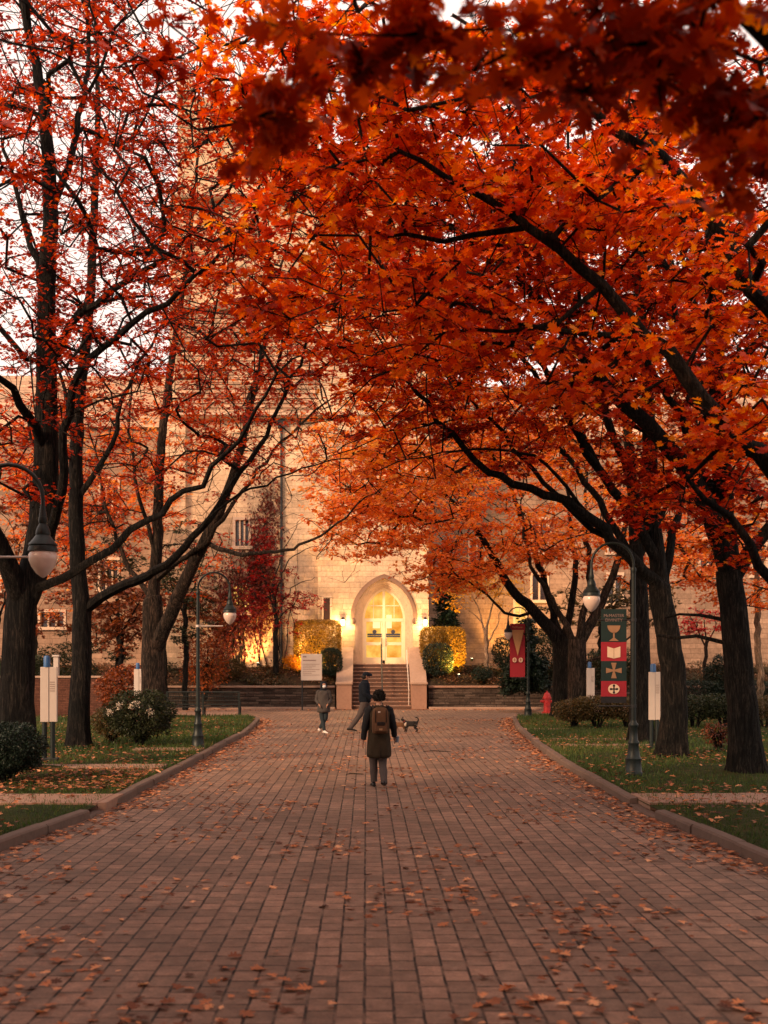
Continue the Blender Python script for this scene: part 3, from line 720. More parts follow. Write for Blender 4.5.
# ================================================================ STREET LAMPS
def arc_pts(r,z0,n=12): return [(r-r*math.cos(math.pi*i/n),0,z0+r*math.sin(math.pi*i/n)) for i in range(n+1)]
def lamp_proto():
    t=empty('street_lamp'); 
    mb=MB(); mb.lathe([(.19,0),(.19,.05),(.165,.08),(.15,.30),(.16,.33),(.13,.38),(.10,.60),(.115,.63),(.115,.66),(.085,.70),(.075,.95),(.095,.98),(.095,1.02),(.062,1.06),(.06,1.10)],n=20)
    for k in range(8):
        a=k*math.pi/4; mb.box(math.cos(a)*.135-.012,math.cos(a)*.135+.012,math.sin(a)*.135-.012,math.sin(a)*.135+.012,.09,.30)
    mb.build('base',M['iron'],t,True)
    mb=MB(); mb.lathe([(.052,1.08),(.05,1.5),(.042,4.0),(.04,4.12)],n=14); mb.lathe([(.058,1.52),(.058,1.56)],n=14); mb.lathe([(.05,4.05),(.055,4.08),(.055,4.12),(.045,4.15)],n=14); mb.build('pole',M['iron'],t,True)
    mb=MB(); r=.42; a=arc_pts(r,4.22); mb.tube([(0,0,4.1)]+a+[(2*r,0,4.10)],.026,10); mb.tube([(2*r,0,4.14),(2*r,0,3.98)],[.03,.05],10); mb.build('arm',M['iron'],t,True)
    mb=MB(); mb.lathe([(.02,4.02),(.05,4.0),(.055,3.95),(.045,3.92),(.075,3.86),(.09,3.80),(.085,3.78),(.12,3.73),(.165,3.68),(.175,3.66),(.165,3.645),(.175,3.62),(.178,3.585),(.15,3.58)],(2*r,0,0),20); mb.build('lamp_shade',M['iron'],t,True)
    mb=MB(); mb.lathe([(.150,3.578),(.172,3.54),(.170,3.48),(.14,3.40),(.085,3.32),(.03,3.275),(.004,3.26)],(2*r,0,0),20); mb.build('globe',M['globe'],t,True)
    return t
lp=lamp_proto(); spots=[
 (lp,-26,13.4,0,'nearest lamp on the left, hooked arm and glass globe hanging before the thick oak'),
 (None,198,29.0,0,'dark hooked street lamp standing on the left lawn by the bench'),
 (None,633.5,22.0,180,'dark hooked street lamp with the green and red banner on the right lawn'),
 (None,528,46.5,180,'far hooked street lamp on the right carrying the red pennant banner')]
spots=[(o or copy_tree(lp),*q) for o,*q in spots]
for o,px,Y,rz,lab in spots:
    o.location=(GX(px,Y),Y,.1); o.rotation_euler=(0,0,R(rz)); tag(o,lab,'street lamp','street lamps along the walk')
    z=ZZ({-26:557,198:626,633.5:620,528:624}[px],Y)-.1
    mb=MB()
    ln=.72 if px<300 else .70
    if px==198: ln=.66
    mb.tube([(0.04,0,z),(ln,0,z)],.014,8); mb.lathe([(.06,z-.03),(.06,z+.03)],n=12)
    if px<300: mb.build('banner_rod',M['rod'],o)
    else:
        mb.build('banner_rod',M['darkmetal'],o); mb=MB()
        z2=ZZ(706 if px>600 else 678,Y)-.1; mb.tube([(0.04,0,z2),(ln,0,z2)],.014,8); mb.lathe([(.06,z2-.03),(.06,z2+.03)],n=12); mb.build('banner_rod',M['darkmetal'],o)

# ---- banners (hang from the lamps)
def banner_panel(t,x0,x1,z0,z1,mat,wave=.02,seg=10,name='cloth',y=0.0):
    V=[];Fc=[]
    for i in range(seg+1):
        for j in range(7):
            u=j/6;w=i/seg; V.append((x0+(x1-x0)*u,y+wave*math.sin(w*3+u*2)*.5+.004*math.sin(w*9+u*7),z0+(z1-z0)*w))
    for i in range(seg):
        for j in range(6): Fc.append((i*7+j,i*7+j+1,(i+1)*7+j+1,(i+1)*7+j))
    mb=MB(); mb.add(V,Fc); o=mb.build(name,mat,t,True); return o
def text(t,s,x,z,size,mat,y,name='lettering'):
    cu=bpy.data.curves.new(name,'FONT'); cu.body=s; cu.size=size; cu.align_x='CENTER'; cu.extrude=.001
    o=bpy.data.objects.new(name,cu); COL.objects.link(o); dg=bpy.context.evaluated_depsgraph_get()
    me=bpy.data.meshes.new_from_object(o.evaluated_get(dg)); bpy.data.objects.remove(o)
    me.materials.clear(); me.materials.append(mat)
    o=bpy.data.objects.new(name,me); COL.objects.link(o); o.parent=t; o.location=(x,y,z); o.rotation_euler=(R(90),0,0); return o
Y=22.0; k=Y/F
def bz(py): return ZZ(py,Y)
bt=thing('banner','green and red banner with chalice, open book and crosses on the near right lamp','banner',(GX(633.5,Y),Y,0)); bx=bt.location.x
xa,xb=GX(601,Y)-bx,GX(626.5,Y)-bx; xc=(xa+xb)/2
for a,b,m in ((609,642,'ban_green'),(642,661,'ban_red'),(661,681,'ban_green'),(681,696.5,'ban_red'),(696.5,703,'ban_black')):
    banner_panel(bt,xa,xb,bz(b),bz(a),M[m],.0,3,'cloth')
yy=-.012
text(bt,'McMASTER',xc,bz(617),.085,M['text'],yy); text(bt,'DIVINITY',xc,bz(621.5),.085,M['text'],yy)
mb=MB()   # chalice
cz=bz(628); pts=[(xc+.13*math.cos(a),cz+.0+.15*math.sin(a)) for a in np.linspace(math.pi,2*math.pi,12)]
mb.prism([( x,z+.05) for x,z in pts],yy,yy+.004); mb.box(xc-.015,xc+.015,yy,yy+.004,cz-.22,cz-.08); mb.prism([(xc-.10,cz-.26),(xc+.10,cz-.26),(xc+.02,cz-.20),(xc-.02,cz-.20)],yy-.001,yy+.003)
mb.build('chalice_emblem',M['ban_tan'],bt)
mb=MB(); cz=bz(652); mb.prism([(xc-.13,cz-.10),(xc,cz-.13),(xc+.13,cz-.10),(xc+.13,cz+.11),(xc,cz+.07),(xc-.13,cz+.11)],yy,yy+.004); mb.build('book_emblem',M['ban_cream'],bt)
mb=MB(); mb.box(xc-.004,xc+.004,yy-.004,yy-.001,cz-.12,cz+.07); mb.build('book_spine',M['ban_tan'],bt)
mb=MB(); cz=bz(670.5)
for q in range(4):
    a=q*math.pi/2; c_,s_=math.cos(a),math.sin(a); poly=[(.02,-.018),(.155,-.055),(.155,.055),(.02,.018)]
    mb.prism([(xc+x*c_-z*s_,cz+x*s_+z*c_) for x,z in poly],yy,yy+.004+q*.0005)
mb.box(xc-.02,xc+.02,yy-.001,yy+.003,cz-.02,cz+.02); mb.build('cross_emblem',M['ban_tan'],bt)
mb=MB(); cz=bz(689); mb.prism([(xc+.115*math.cos(a),cz+.10*math.sin(a)) for a in np.linspace(0,2*math.pi,24,False)],yy,yy+.004); mb.build('roundel',M['ban_cream'],bt)
mb=MB(); mb.box(xc-.012,xc+.012,yy-.005,yy-.002,cz-.075,cz+.075); mb.box(xc-.065,xc+.065,yy-.006,yy-.0025,cz-.012,cz+.012)
for dx,dz in ((0,.07),(0,-.07),(.06,0),(-.06,0)): mb.box(xc+dx-.02,xc+dx+.02,yy-.0065,yy-.003,cz+dz-.02,cz+dz+.02)
mb.build('black_cross',M['ban_black'],bt)
Y=46.5
bt=thing('banner','red banner with a gold wedge and birds on the far right lamp','banner',(GX(528,Y),Y,0)); bx=bt.location.x
xa,xb=GX(510,Y)-bx,GX(525,Y)-bx; xc=(xa+xb)/2
banner_panel(bt,xa,xb,bz(677),bz(624),M['ban_red'],.05,12,'cloth'); yy=-.05
mb=MB(); mb.prism([(xc-.27,bz(630)),(xc,bz(656)),(xc+.27,bz(630))],yy,yy+.004); mb.build('gold_wedge',M['ban_gold'],bt)
for ex,ez in ((-.13,bz(634)),(.13,bz(634)),(0,bz(641))):
    mb=MB(); mb.prism([(ex-.1,ez+.06),(ex-.05,ez-.04),(ex+.05,ez-.04),(ex+.1,ez+.06),(ex+.04,ez+.01),(ex,ez+.05),(ex-.04,ez+.01)],yy-.006,yy-.002); mb.build('bird_emblem',M['packdark'],bt)
for ex in (-.13,.13):
    mb=MB(); ez=bz(660); mb.prism([(xc+ex+.09*math.cos(a),ez+.10*math.sin(a)) for a in np.linspace(0,2*math.pi,16,False)],yy,yy+.004); mb.build('roundel',M['ban_cream'],bt)
    mb=MB(); mb.box(xc+ex-.012,xc+ex+.012,yy-.006,yy-.002,ez-.07,ez+.07); mb.box(xc+ex-.06,xc+ex+.06,yy-.007,yy-.003,ez-.012,ez+.012); mb.build('cross_mark',M['ban_red'],bt)
text(bt,'McMaster',xc,bz(628.2),.12,M['ban_gold'],yy)

# ================================================================ SIGN PYLONS
def pylon(px,Y,w_px,top,bot,cap,lab,ang=0):
    x=GX(px,Y); t=thing('sign_pylon',lab,'sign',(x,Y,.1),ang,'white information pylons'); w=w_px*Y/F/2; zt=ZZ(top,Y)-.1; zb=ZZ(bot,Y)-.1; zc=ZZ(cap,Y)-.1
    mb=MB(); mb.prismz=None
    mb.bbox(-w,w*.02,-.06,.06,zb,zt,.01); mb.bbox(w*.04,w,-.045,.07,zb,zt,.01); mb.build('panel',M['white'],t)
    mb=MB(); mb.lathe([(.075,zt),(.075,zc-.04),(.06,zc),(.01,zc+.01)],(-w*.25,0,0),14); mb.build('cap',M['blue'],t,True)
    for s in (-.55,.45):
        mb=MB(); mb.tube([(w*s,0,0),(w*s,0,zb+.01)],.055,10); mb.build('post',M['iron'],t,True)
    mb=MB(); mb.bbox(-w-.03,w+.03,-.13,.13,-.03,.09,.01); mb.build('base',M['darkmetal'],t)
    mb=MB()
    for i in range(5): mb.box(w*.15,w*.75,-.052,-.048,zt-.35-i*.05,zt-.335-i*.05)
    mb.build('lettering',M['text'],t)
    return t
pylon(49,25,16,667,722,656,'white information pylon with blue cap between the two left oak trunks',R(6))
pylon(654.5,28.7,11,672,720,664,'white information pylon beside the right oak, behind the near lamp')
pylon(590.5,44,8,668,699,662,'small white pylon rising behind the hedge left of the green banner')
pylon(139,43,9.5,669,696,663,'small white pylon beside the forked grey oak on the left')
# notice board on the wall
Y=56.3; t=thing('notice_board','pale notice board on posts left of the steps','sign',(GX(311.5,Y),Y,0)); w=21*Y/F/2
mb=MB(); mb.bbox(-w,w,-.05,.05,ZZ(680.5,Y),ZZ(654,Y),.015); mb.build('panel',M['white'],t)
mb=MB(); mb.box(-w+.08,w+.04-.05,.0,.04,.0,ZZ(681,Y)) if False else None
for s in (-1,1): mb=MB(); mb.tube([(s*(w-.06),.08,0),(s*(w-.06),.08,ZZ(656,Y))],.04,8); mb.build('post',M['darkmetal'],t)
mb=MB(); mb.box(-w+.1,-w+.28,-.056,-.053,ZZ(657.5,Y),ZZ(656,Y)); mb.box(-w+.1,w-.3,-.056,-.053,ZZ(661,Y),ZZ(659.8,Y))
for i in range(7): mb.box(-w+.1,w-.12-.2*(i%3),-.056,-.053,ZZ(664.5+i*1.8,Y),ZZ(664+i*1.8,Y))
mb.build('lettering',M['text'],t)

# ================================================================ BENCH, HYDRANT, BRICK PIER
Y=47.9; x0,x1=GX(167,Y),GX(239,Y); t=thing('bench','long dark metal bench with slatted back facing the ledge stone wall','bench',((x0+x1)/2,Y,0)); h=(x1-x0)/2
mb=MB(); mb.tube([(-h,0,1.12),(h,0,1.12)],.03,8); mb.tube([(-h,.08,.58),(h,.08,.58)],.025,8)
n=44
for i in range(1,n):
    x=-h+2*h*i/n; mb.tube([(x,0,1.12),(x,.02,.9),(x,.08,.58)],.011,5)
for z in (.75,.93): mb.tube([(-h,.03,z),(h,.03,z)],.012,5)
mb.build('backrest',M['iron'],t)
mb=MB()
for i in range(7): mb.bbox(-h,h,.12+i*.07,.17+i*.07,.44,.47,.006)
mb.build('seat',M['iron'],t)
for x in (-h,0,h):
    for y in (0.02,.58):
        mb=MB(); mb.bbox(x-.035,x+.035,y-.03,y+.03,0,1.14 if y<.1 else .44,.006); mb.build('leg',M['iron'],t)
for x in (-h,h):
    mb=MB(); mb.tube([(x,.02,.78),(x,.3,.80),(x,.58,.72),(x,.58,.44)],.025,8); mb.build('armrest',M['iron'],t)
Y=51; t=thing('fire_hydrant','red fire hydrant beside the paired dark trunks','hydrant',(GX(547,Y),Y,0.06)); t.scale=(1.25,1.25,1.2)
mb=MB(); mb.lathe([(.19,0),(.19,.05),(.13,.06),(.12,.55),(.16,.56),(.16,.62),(.14,.64),(.13,.70),(.08,.79),(.03,.81),(.03,.86),(.0,.87)],n=18); mb.build('barrel',M['red'],t,True)
for s in (-1,1):
    mb=MB(); mb.tube([(s*.1,0,.46),(s*.21,0,.46)],.06,10); mb.tube([(s*.21,0,.46),(s*.25,0,.46)],.04,6); mb.build('side_outlet',M['red'],t,True)
mb=MB(); mb.tube([(0,-.1,.38),(0,-.22,.38)],.08,10); mb.build('front_outlet',M['red'],t,True)
Y=46.5; t=thing('brick_wall','low red brick wall with pale coping behind the left oaks','wall',(GX(80,Y),Y,0)); 
x0,x1=GX(-60,Y)-t.location.x,GX(104,Y)-t.location.x; zt=ZZ(678,Y)
mb=MB(); mb.box(x0,x1,-.2,.2,0,zt); mb.build('brickwork',M['brick'],t); mb=MB(); mb.bbox(x0-.05,x1+.06,-.26,.26,zt,zt+.09,.015); mb.build('coping',M['cap'],t)
Y=49; t=thing('gate_post','pale stone post standing behind the low brick wall','post',(GX(56.5,Y),Y,0)); mb=MB(); mb.bbox(-.11,.11,-.11,.11,0,ZZ(657,Y),.015); mb.build('shaft',M['white'],t); mb=MB(); mb.bbox(-.16,.16,-.16,.16,ZZ(657,Y),ZZ(655,Y),.02); mb.build('cap',M['white'],t)

# small ground uplights under hedges and walls
def uplight(x,y,z,target,power,lab,col=(1,.55,.16),ang=80,blend=.6):
    t=thing('ground_uplight',lab,'light',(x,y,z),0,'small uplights in the planting')
    mb=MB(); mb.lathe([(.07,0),(.07,.10),(.09,.12),(.09,.16),(.07,.165)],n=12); mb.build('housing',M['darkmetal'],t); mb=MB(); mb.lathe([(.065,.166),(.06,.175),(.01,.178)],n=12); mb.build('lens',M['bulb'],t)
    l=bpy.data.lights.new('uplight_beam','SPOT'); l.energy=power; l.color=col; l.spot_size=R(ang); l.spot_blend=blend; l.shadow_soft_size=.06
    o=bpy.data.objects.new('uplight_beam',l); COL.objects.link(o); o.parent=t; o.location=(0,0,.22)
    o.rotation_euler=(Vector(target)-Vector((x,y,z+.22))).to_track_quat('-Z','Y').to_euler()
def ptlight(p,power,col,name='lamp_light',r=.08):
    l=bpy.data.lights.new(name,'POINT'); l.energy=power; l.color=col; l.shadow_soft_size=r; o=bpy.data.objects.new(name,l); COL.objects.link(o); o.location=p; o.parent=bd; o.location=(p[0],p[1]-YF,p[2])

# ================================================================ TREES
def L(Y,*pts): return [P(x,y,Y if len(p)==2 else p[2]) for p in pts for x,y in [p[:2]]]
def LL(*pts): return [P(*p) for p in pts]
def base(px,Y): return Vector((GX(px,Y),Y,.02))
OG='red oaks along the walk'
# --- left side
make_tree('massive left oak with thick forked trunk, crimson leaves, at the frame edge','tree',[
 ([base(20,23)]+LL((18,700,23),(20,640,23),(25,590,23)),.38,.36),
 (LL((26,600,23),(38,555,23),(45,500,23),(47,400,23),(46,300,22.6),(50,210,22.3),(45,120,22),(28,30,22),(10,-60,22)),.34,.05),
 (LL((22,600,23),(6,560,22.5),(-14,520,22),(-40,470,21)),.26,.10),
 (LL((40,560,23),(60,500,22),(67,413,21.5),(96,355,21),(170,297,20.5),(240,240,20)),.13,.03),
 (LL((46,430,23),(60,340,22.5),(115,286,22),(188,238,21.5),(235,180,21)),.12,.025),
 (LL((46,594,23),(78,571,22.4),(129,532,22),(172,501,21.5),(230,450,21),(262,400,20.6),(300,350,20)),.11,.02),
 (LL((45,450,23),(20,400,22),(-10,365,21)),.13,.05),
 (LL((50,210,22.3),(80,120,22.5),(88,30,23),(80,-60,23)),.09,.02),
 (LL((46,300,22.6),(20,200,23),(-5,130,23.5)),.09,.03),
 ],[(60,60,22,130,90,4,70),(150,110,21,100,90,4,60),(40,220,22,90,110,4,70),(150,230,21,90,90,3.5,60),(20,380,22,70,90,3,42),(110,360,21.5,80,70,3,34),(220,280,20,70,80,3,46),(-60,200,21,90,200,4,50),(240,170,20.5,60,70,2.5,26),(40,-80,22,160,60,4,40),(15,470,20,35,40,2,10)],
 M['bark'],M['lf_red'],.095,'mid',44,.46,OG,tint=(2,2),bare=.5)
make_tree('slim straight left oak between the thick edge oak and the grey forked one','tree',[
 ([base(79,29.4)]+LL((80,700,29.4),(82,650,29.4),(83,600,29.4)),.30,.25),
 (LL((83,610,29.4),(76,520,29.4),(78,420,29.4),(88,320,29),(94,220,29),(98,100,29),(95,0,29)),.24,.04),
 (LL((84,614,29.4),(117,587,29),(148,575,28.6),(184,548,28),(219,505,27.5),(248,462,27),(275,415,27),(310,340,26.5)),.15,.03),
 (LL((80,500,29.4),(110,450,29),(130,380,28.5),(180,300,28)),.09,.02),
 (LL((78,440,29.4),(60,380,30),(40,300,30)),.08,.02),
 (LL((184,548,28),(230,500,27),(300,470,26),(350,455,25)),.05,.012)],
 [(90,130,29,110,110,4,75),(140,300,28.5,110,90,4,80),(60,420,29.5,80,80,3,34),(230,380,27,70,70,3,34),(180,450,28,90,50,3,24),(60,-20,29,120,60,4,30),(290,330,26.5,50,50,2.5,20)],
 M['bark'],M['lf_red'],.10,'mid',42,.5,OG,tint=(2,2),bare=.5)
make_tree('grey forked left oak behind the flowering shrub, limb leaning over the walk','tree',[
 ([base(153,36.5)]+LL((153,690,36.5),(153,640,36.5),(153,600,36.5)),.45,.32),
 (LL((153,610,36.5),(157,540,36.5),(160,460,36),(172,360,36),(190,240,36),(200,120,36)),.22,.03),
 (LL((158,655,36.5),(172,610,36),(190,570,35.5),(215,520,35),(235,470,34.5),(252,400,34),(268,330,34),(285,250,34)),.27,.03),
 (LL((205,540,35.3),(230,553,34.5),(265,553,33.5),(300,546,32.5),(335,524,31.5),(365,498,31),(395,480,30.5)),.085,.015),
 (LL((168,580,36.3),(200,545,35),(235,500,34.5),(280,445,34),(330,400,33),(370,380,32)),.11,.015),
 (LL((150,600,36.5),(125,560,37),(105,500,37),(90,420,37)),.10,.02),
 (LL((156,560,36.5),(140,500,36),(130,420,36),(140,330,36)),.08,.02)],
 [(190,180,36,110,130,4,90),(230,300,34.5,100,90,4,95),(140,430,36,100,70,4,80),(240,400,35,60,60,3,44),(60,420,37,80,60,3,50),(300,420,33,70,60,3,34),(110,520,37,80,40,3,40),(60,500,37.5,60,50,3,30),(190,560,37,50,40,2.5,14),(330,330,33,60,60,3,28),(240,470,35,60,40,3,12)],
 M['bark2'],M['lf_redfar'],.115,'mid',38,.55,OG,tint=(3,2),bare=.7)
# --- right side
make_tree('nearest right oak trunk with wide flared foot on the lawn','tree',[
 ([base(747,22.2)]+LL((742,710,22.2),(737,640,22.2),(730,570,22.2)),.32,.29),
 (LL((732,585,22.2),(722,480,22),(716,340,21.5),(712,230,21),(702,120,21),(690,0,21),(680,-80,21)),.24,.04),
 (LL((731,575,22.2),(706,505,21.5),(663,440,21),(610,390,20.5),(570,340,20),(520,280,19.5),(465,235,19),(410,205,18.5)),.23,.03),
 (LL((736,580,22.2),(755,545,22),(790,500,22),(830,440,22)),.18,.05),
 (LL((716,400,21.7),(740,360,21.5),(790,310,21)),.12,.04),
 (LL((726,520,22.1),(680,420,21.8),(620,320,21.4),(560,225,21),(500,140,20.8)),.11,.015),
 (LL((720,440,22),(690,350,22),(650,250,22),(615,160,22),(590,80,22)),.09,.014),
 (LL((718,370,21.5),(690,300,20.5),(640,230,20),(600,160,19.5),(560,90,19)),.12,.02),
 (LL((736,640,22.2),(700,637,22.4),(660,640,23)),.05,.03),
 (LL((733,622,22.2),(700,615,22.6),(665,618,23)),.05,.02)],
 [(700,150,21,130,130,4,110),(560,200,19.5,120,110,4,120),(640,330,20.5,120,80,4,100),(750,370,21.5,80,100,3.5,110),(640,230,23,140,130,2.5,90),(740,180,23,70,100,3,50),(450,230,18.5,90,80,3.5,85),(690,470,21,70,35,2.5,30),(665,505,20.5,38,26,1,16),(760,500,20.5,50,40,2,24),(640,30,20.5,150,70,4,70),(500,310,19.5,90,50,3,50),(733,545,20.5,20,22,.6,5)],
 M['bark'],M['lf_ember'],.120,'oak',50,.42,OG,tint=(1.1,1.3),bare=.25)
make_tree('second right oak with furrowed trunk rising in a fan of black limbs','tree',[
 ([base(672,26.2)]+LL((675,700,26.2),(669,640,26.2),(660,590,26.2)),.33,.31),
 (LL((656,600,26.2),(652,500,26.2),(648,400,26),(640,300,26),(628,180,26),(612,60,26),(600,-40,26)),.22,.04),
 (LL((652,590,26.2),(620,545,25.5),(588,516,25),(545,494,24.5),(493,473,24),(440,420,23.5),(400,370,23),(370,320,22.5)),.17,.02),
 (LL((652,570,26.2),(622,500,25.5),(590,460,25),(565,405,24.5),(530,345,24),(490,290,23.5),(450,240,23)),.15,.02),
 (LL((660,600,26.2),(672,540,26.5),(690,480,27),(700,400,27)),.15,.03),
 (LL((655,540,26.2),(620,450,26),(590,370,26),(570,280,26),(555,180,26)),.12,.02),
 (LL((650,560,26.2),(600,470,25.8),(540,380,25.3),(480,300,25),(420,225,24.6),(370,165,24.3)),.11,.015),
 (LL((648,530,26.2),(612,430,26),(566,320,26),(520,220,26),(480,140,26)),.10,.015),
 (LL((620,545,25.5),(560,500,25),(490,420,24.4),(420,345,24),(360,290,23.6)),.08,.012),
 (LL((588,516,25),(540,460,24),(480,450,23),(400,462,22),(370,470,21.5)),.05,.012),
 (LL((640,440,26),(600,408,25),(550,410,24),(500,395,23)),.06,.012)],
 [(540,130,26,130,120,4,90),(470,330,24,110,80,4,105),(390,250,22.5,90,90,4,85),(580,400,25.5,90,60,3,55),(400,400,23,70,60,3,60),(690,270,27,90,140,3,85),(330,330,22,60,50,3,42),(500,440,24.5,90,30,2.5,32)],
 M['bark'],M['lf_orange'],.122,'mid',56,.46,OG,tint=(1.4,1.6),bare=.3)
make_tree('dark straight right oak standing just behind the lamp with the green banner','tree',[
 ([base(641,31)]+LL((640,700,31),(640,640,31),(638,580,31)),.31,.28),
 (LL((638,590,31),(632,480,31),(622,360,31),(615,220,31)),.22,.04),
 (LL((637,570,31),(600,500,31),(560,450,31),(520,400,31),(470,350,31)),.14,.02),
 (LL((638,560,31),(670,500,31),(710,440,31)),.12,.03)],
 [(520,400,31,110,70,4,70),(430,350,31,90,80,4,70),(640,420,31,100,80,4,90),(700,330,31,90,80,4,60),(560,250,31,120,100,4,50),(420,470,31,80,35,3,60),(720,460,31,60,60,3,26)],
 M['bark'],M['lf_far'],.135,'mid',50,.55,OG,tint=(2,2),bare=.3)
make_tree('left trunk of the paired oaks by the red hydrant, limbs spreading toward the door','tree',[
 ([base(562,46)]+LL((562,690,46),(562,660,46),(560,635,46)),.42,.38),
 (LL((560,640,46),(535,612,45.5),(512,590,45),(495,560,45),(470,520,44.5),(430,480,44)),.30,.04),
 (LL((562,640,46),(545,585,46),(525,530,46),(505,470,46),(480,400,46)),.20,.03),
 (LL((560,650,46),(575,580,46.5),(570,520,47),(560,430,47)),.2,.03),
 (LL((530,610,45.6),(510,616,45),(480,590,44),(440,560,43)),.08,.02)],
 [(440,500,44,90,50,5,150),(375,520,43,70,42,4,120),(490,560,45,70,30,4,60),(500,440,46,90,70,5,75),(380,440,44,80,50,4,75),(450,572,44,50,22,3,44),(350,480,43,50,50,4,70)],
 M['bark'],M['lf_far'],.15,'mid',54,.65,OG,tint=(3,2),bare=.2)
make_tree('right trunk of the paired oaks, grey and furrowed, beside the small pylon','tree',[
 ([base(578,44.5)]+LL((578,690,44.5),(577,660,44.5),(577,640,44.5)),.44,.40),
 (LL((578,650,44.5),(600,605,44.5),(618,560,44.5),(630,500,44.5),(640,430,44.5)),.24,.03),
 (LL((576,645,44.5),(590,580,44),(585,520,44),(590,440,44)),.18,.03),
 (LL((576,650,44.5),(552,600,44),(530,560,43),(520,500,43)),.16,.03),
 (LL((580,668,44.5),(605,655,44),(628,638,43.5),(650,620,43)),.08,.02)],
 [(600,510,44.5,90,60,5,80),(540,540,43,70,35,4,55),(660,560,45,60,35,3,36),(530,450,43.5,80,60,4,50),(700,540,45,60,50,4,70),(750,575,45,50,40,3,50),(640,520,46,50,50,3,30)],
 M['bark2'],M['lf_far'],.15,'mid',52,.65,OG,tint=(2.2,2.4),bare=.2)
# nearer trees whose trunks stand outside the frame; their limbs reach in over the walk
make_tree('near oak outside the right edge, black limbs and bright orange sprays crossing above the walk','tree',[
 ([Vector((6.9,14.0,.02))]+[Vector((6.85,14,3)),Vector((6.7,14,6))],.42,.34),
 (LL((900,560,14),(768,468,13.8),(716,414,13.6),(655,340,13.4),(600,283,13.2),(540,235,13),(470,190,12.8),(400,150,12.6)),.17,.025),
 ([Vector((6.85,14,3.2))]+LL((830,640,13.6),(768,568,13.2),(722,522,13),(690,480,12.8)),.12,.03),
 (LL((890,420,14),(820,345,13.8),(768,305,13.6),(740,266,13.4),(682,179,13.2),(644,146,13),(587,106,12.8),(530,60,12.6),(450,20,12.4)),.16,.02),
 (LL((650,335,13.4),(560,330,13.2),(480,310,13),(400,290,12.8),(330,300,12.6)),.045,.01),
 (LL((540,235,13),(430,240,13.5),(340,225,13.8),(280,200,14)),.045,.01),
 (LL((600,283,13.2),(540,330,13),(470,330,13),(380,350,13)),.04,.01)],
 [(330,130,13.5,130,70,2.5,60),(430,130,13,110,80,2,55),(560,150,13,120,90,2,50),(350,230,13.5,70,60,2,32),(450,320,13,100,50,1.6,34),(640,230,13.2,90,60,1.6,32),(740,300,13.5,50,90,1.5,28),(300,80,13,90,80,2,36),(600,370,13,80,30,1.3,16),(270,290,13.5,50,50,1.5,15),(720,430,13,50,40,1.2,14)],
 M['bark'],M['lf_orange'],.122,'oak',44,.38,OG,tint=(3,1.5),up=.4,nametr='limb',bare=.3,shade_blobs=[(8.5,1,7.0,4.5,9,4.2,420),(2,1,10.3,6,6,1.2,300)])  # last two blobs groups: unseen foliage added to darken the near paving
make_tree('closest oak outside the right edge, blurred dark red leaves hanging over the top corner','tree',[
 ([Vector((4.9,5.6,.02))]+[Vector((4.9,5.6,3)),Vector((4.7,5.6,5.4))],.30,.24),
 (LL((1240,-60,5.6),(960,10,5.5),(768,55,5.4),(745,25,5.3),(715,-10,5.2),(680,-60,5.1)),.10,.02),
 (LL((960,10,5.5),(800,60,5.3),(700,45,5.1),(640,42,5),(560,30,4.9),(470,20,4.9),(380,35,4.9),(300,45,5.0)),.022,.006),
 ],
 [(640,15,5,110,45,.5,20),(740,150,5.2,38,85,.3,15),(560,70,4.9,90,28,.4,9),(450,30,5,80,32,.4,10),(330,55,5,50,30,.3,6),(260,110,5.2,38,40,.3,6),(700,80,5,50,50,.3,10)],
 M['bark'],M['lf_near'],.125,'oak',15,.17,OG,tint=(1.5,1.3),up=.25,nametr='limb',step=.3,tip=.0035,shade_blobs=[(0,-8,6.6,10,3.5,4.6,560),(1,-1,9.2,5,5,1.3,200)])  # extra foliage over and behind the camera, added only as shade
make_tree('oak outside the left edge, one thin bare branch reaching in at the top','tree',[
 ([Vector((-6.6,12,.02))]+[Vector((-6.6,12,3)),Vector((-6.5,12,7))],.36,.28),
 (LL((-230,20,12),(-80,30,11.5),(0,41,11),(60,58,11),(110,70,11),(150,68,11)),.05,.008),
 (LL((-200,300,12),(-100,240,12),(-40,200,12)),.10,.04)],
 [(150,62,11,25,16,.4,4),(-90,100,11.5,90,100,2,40),(165,22,9,8,8,.1,1)],
 M['bark'],M['lf_red'],.14,'oak',24,.34,OG,tint=(2,2),nametr='limb',shade_blobs=[(-9.5,4,6.0,3.8,9,4.2,520),(-5.5,1,9.6,5,8,1.6,300)])  # unseen foliage beside the camera, added to block sun and sky
print('trees done')
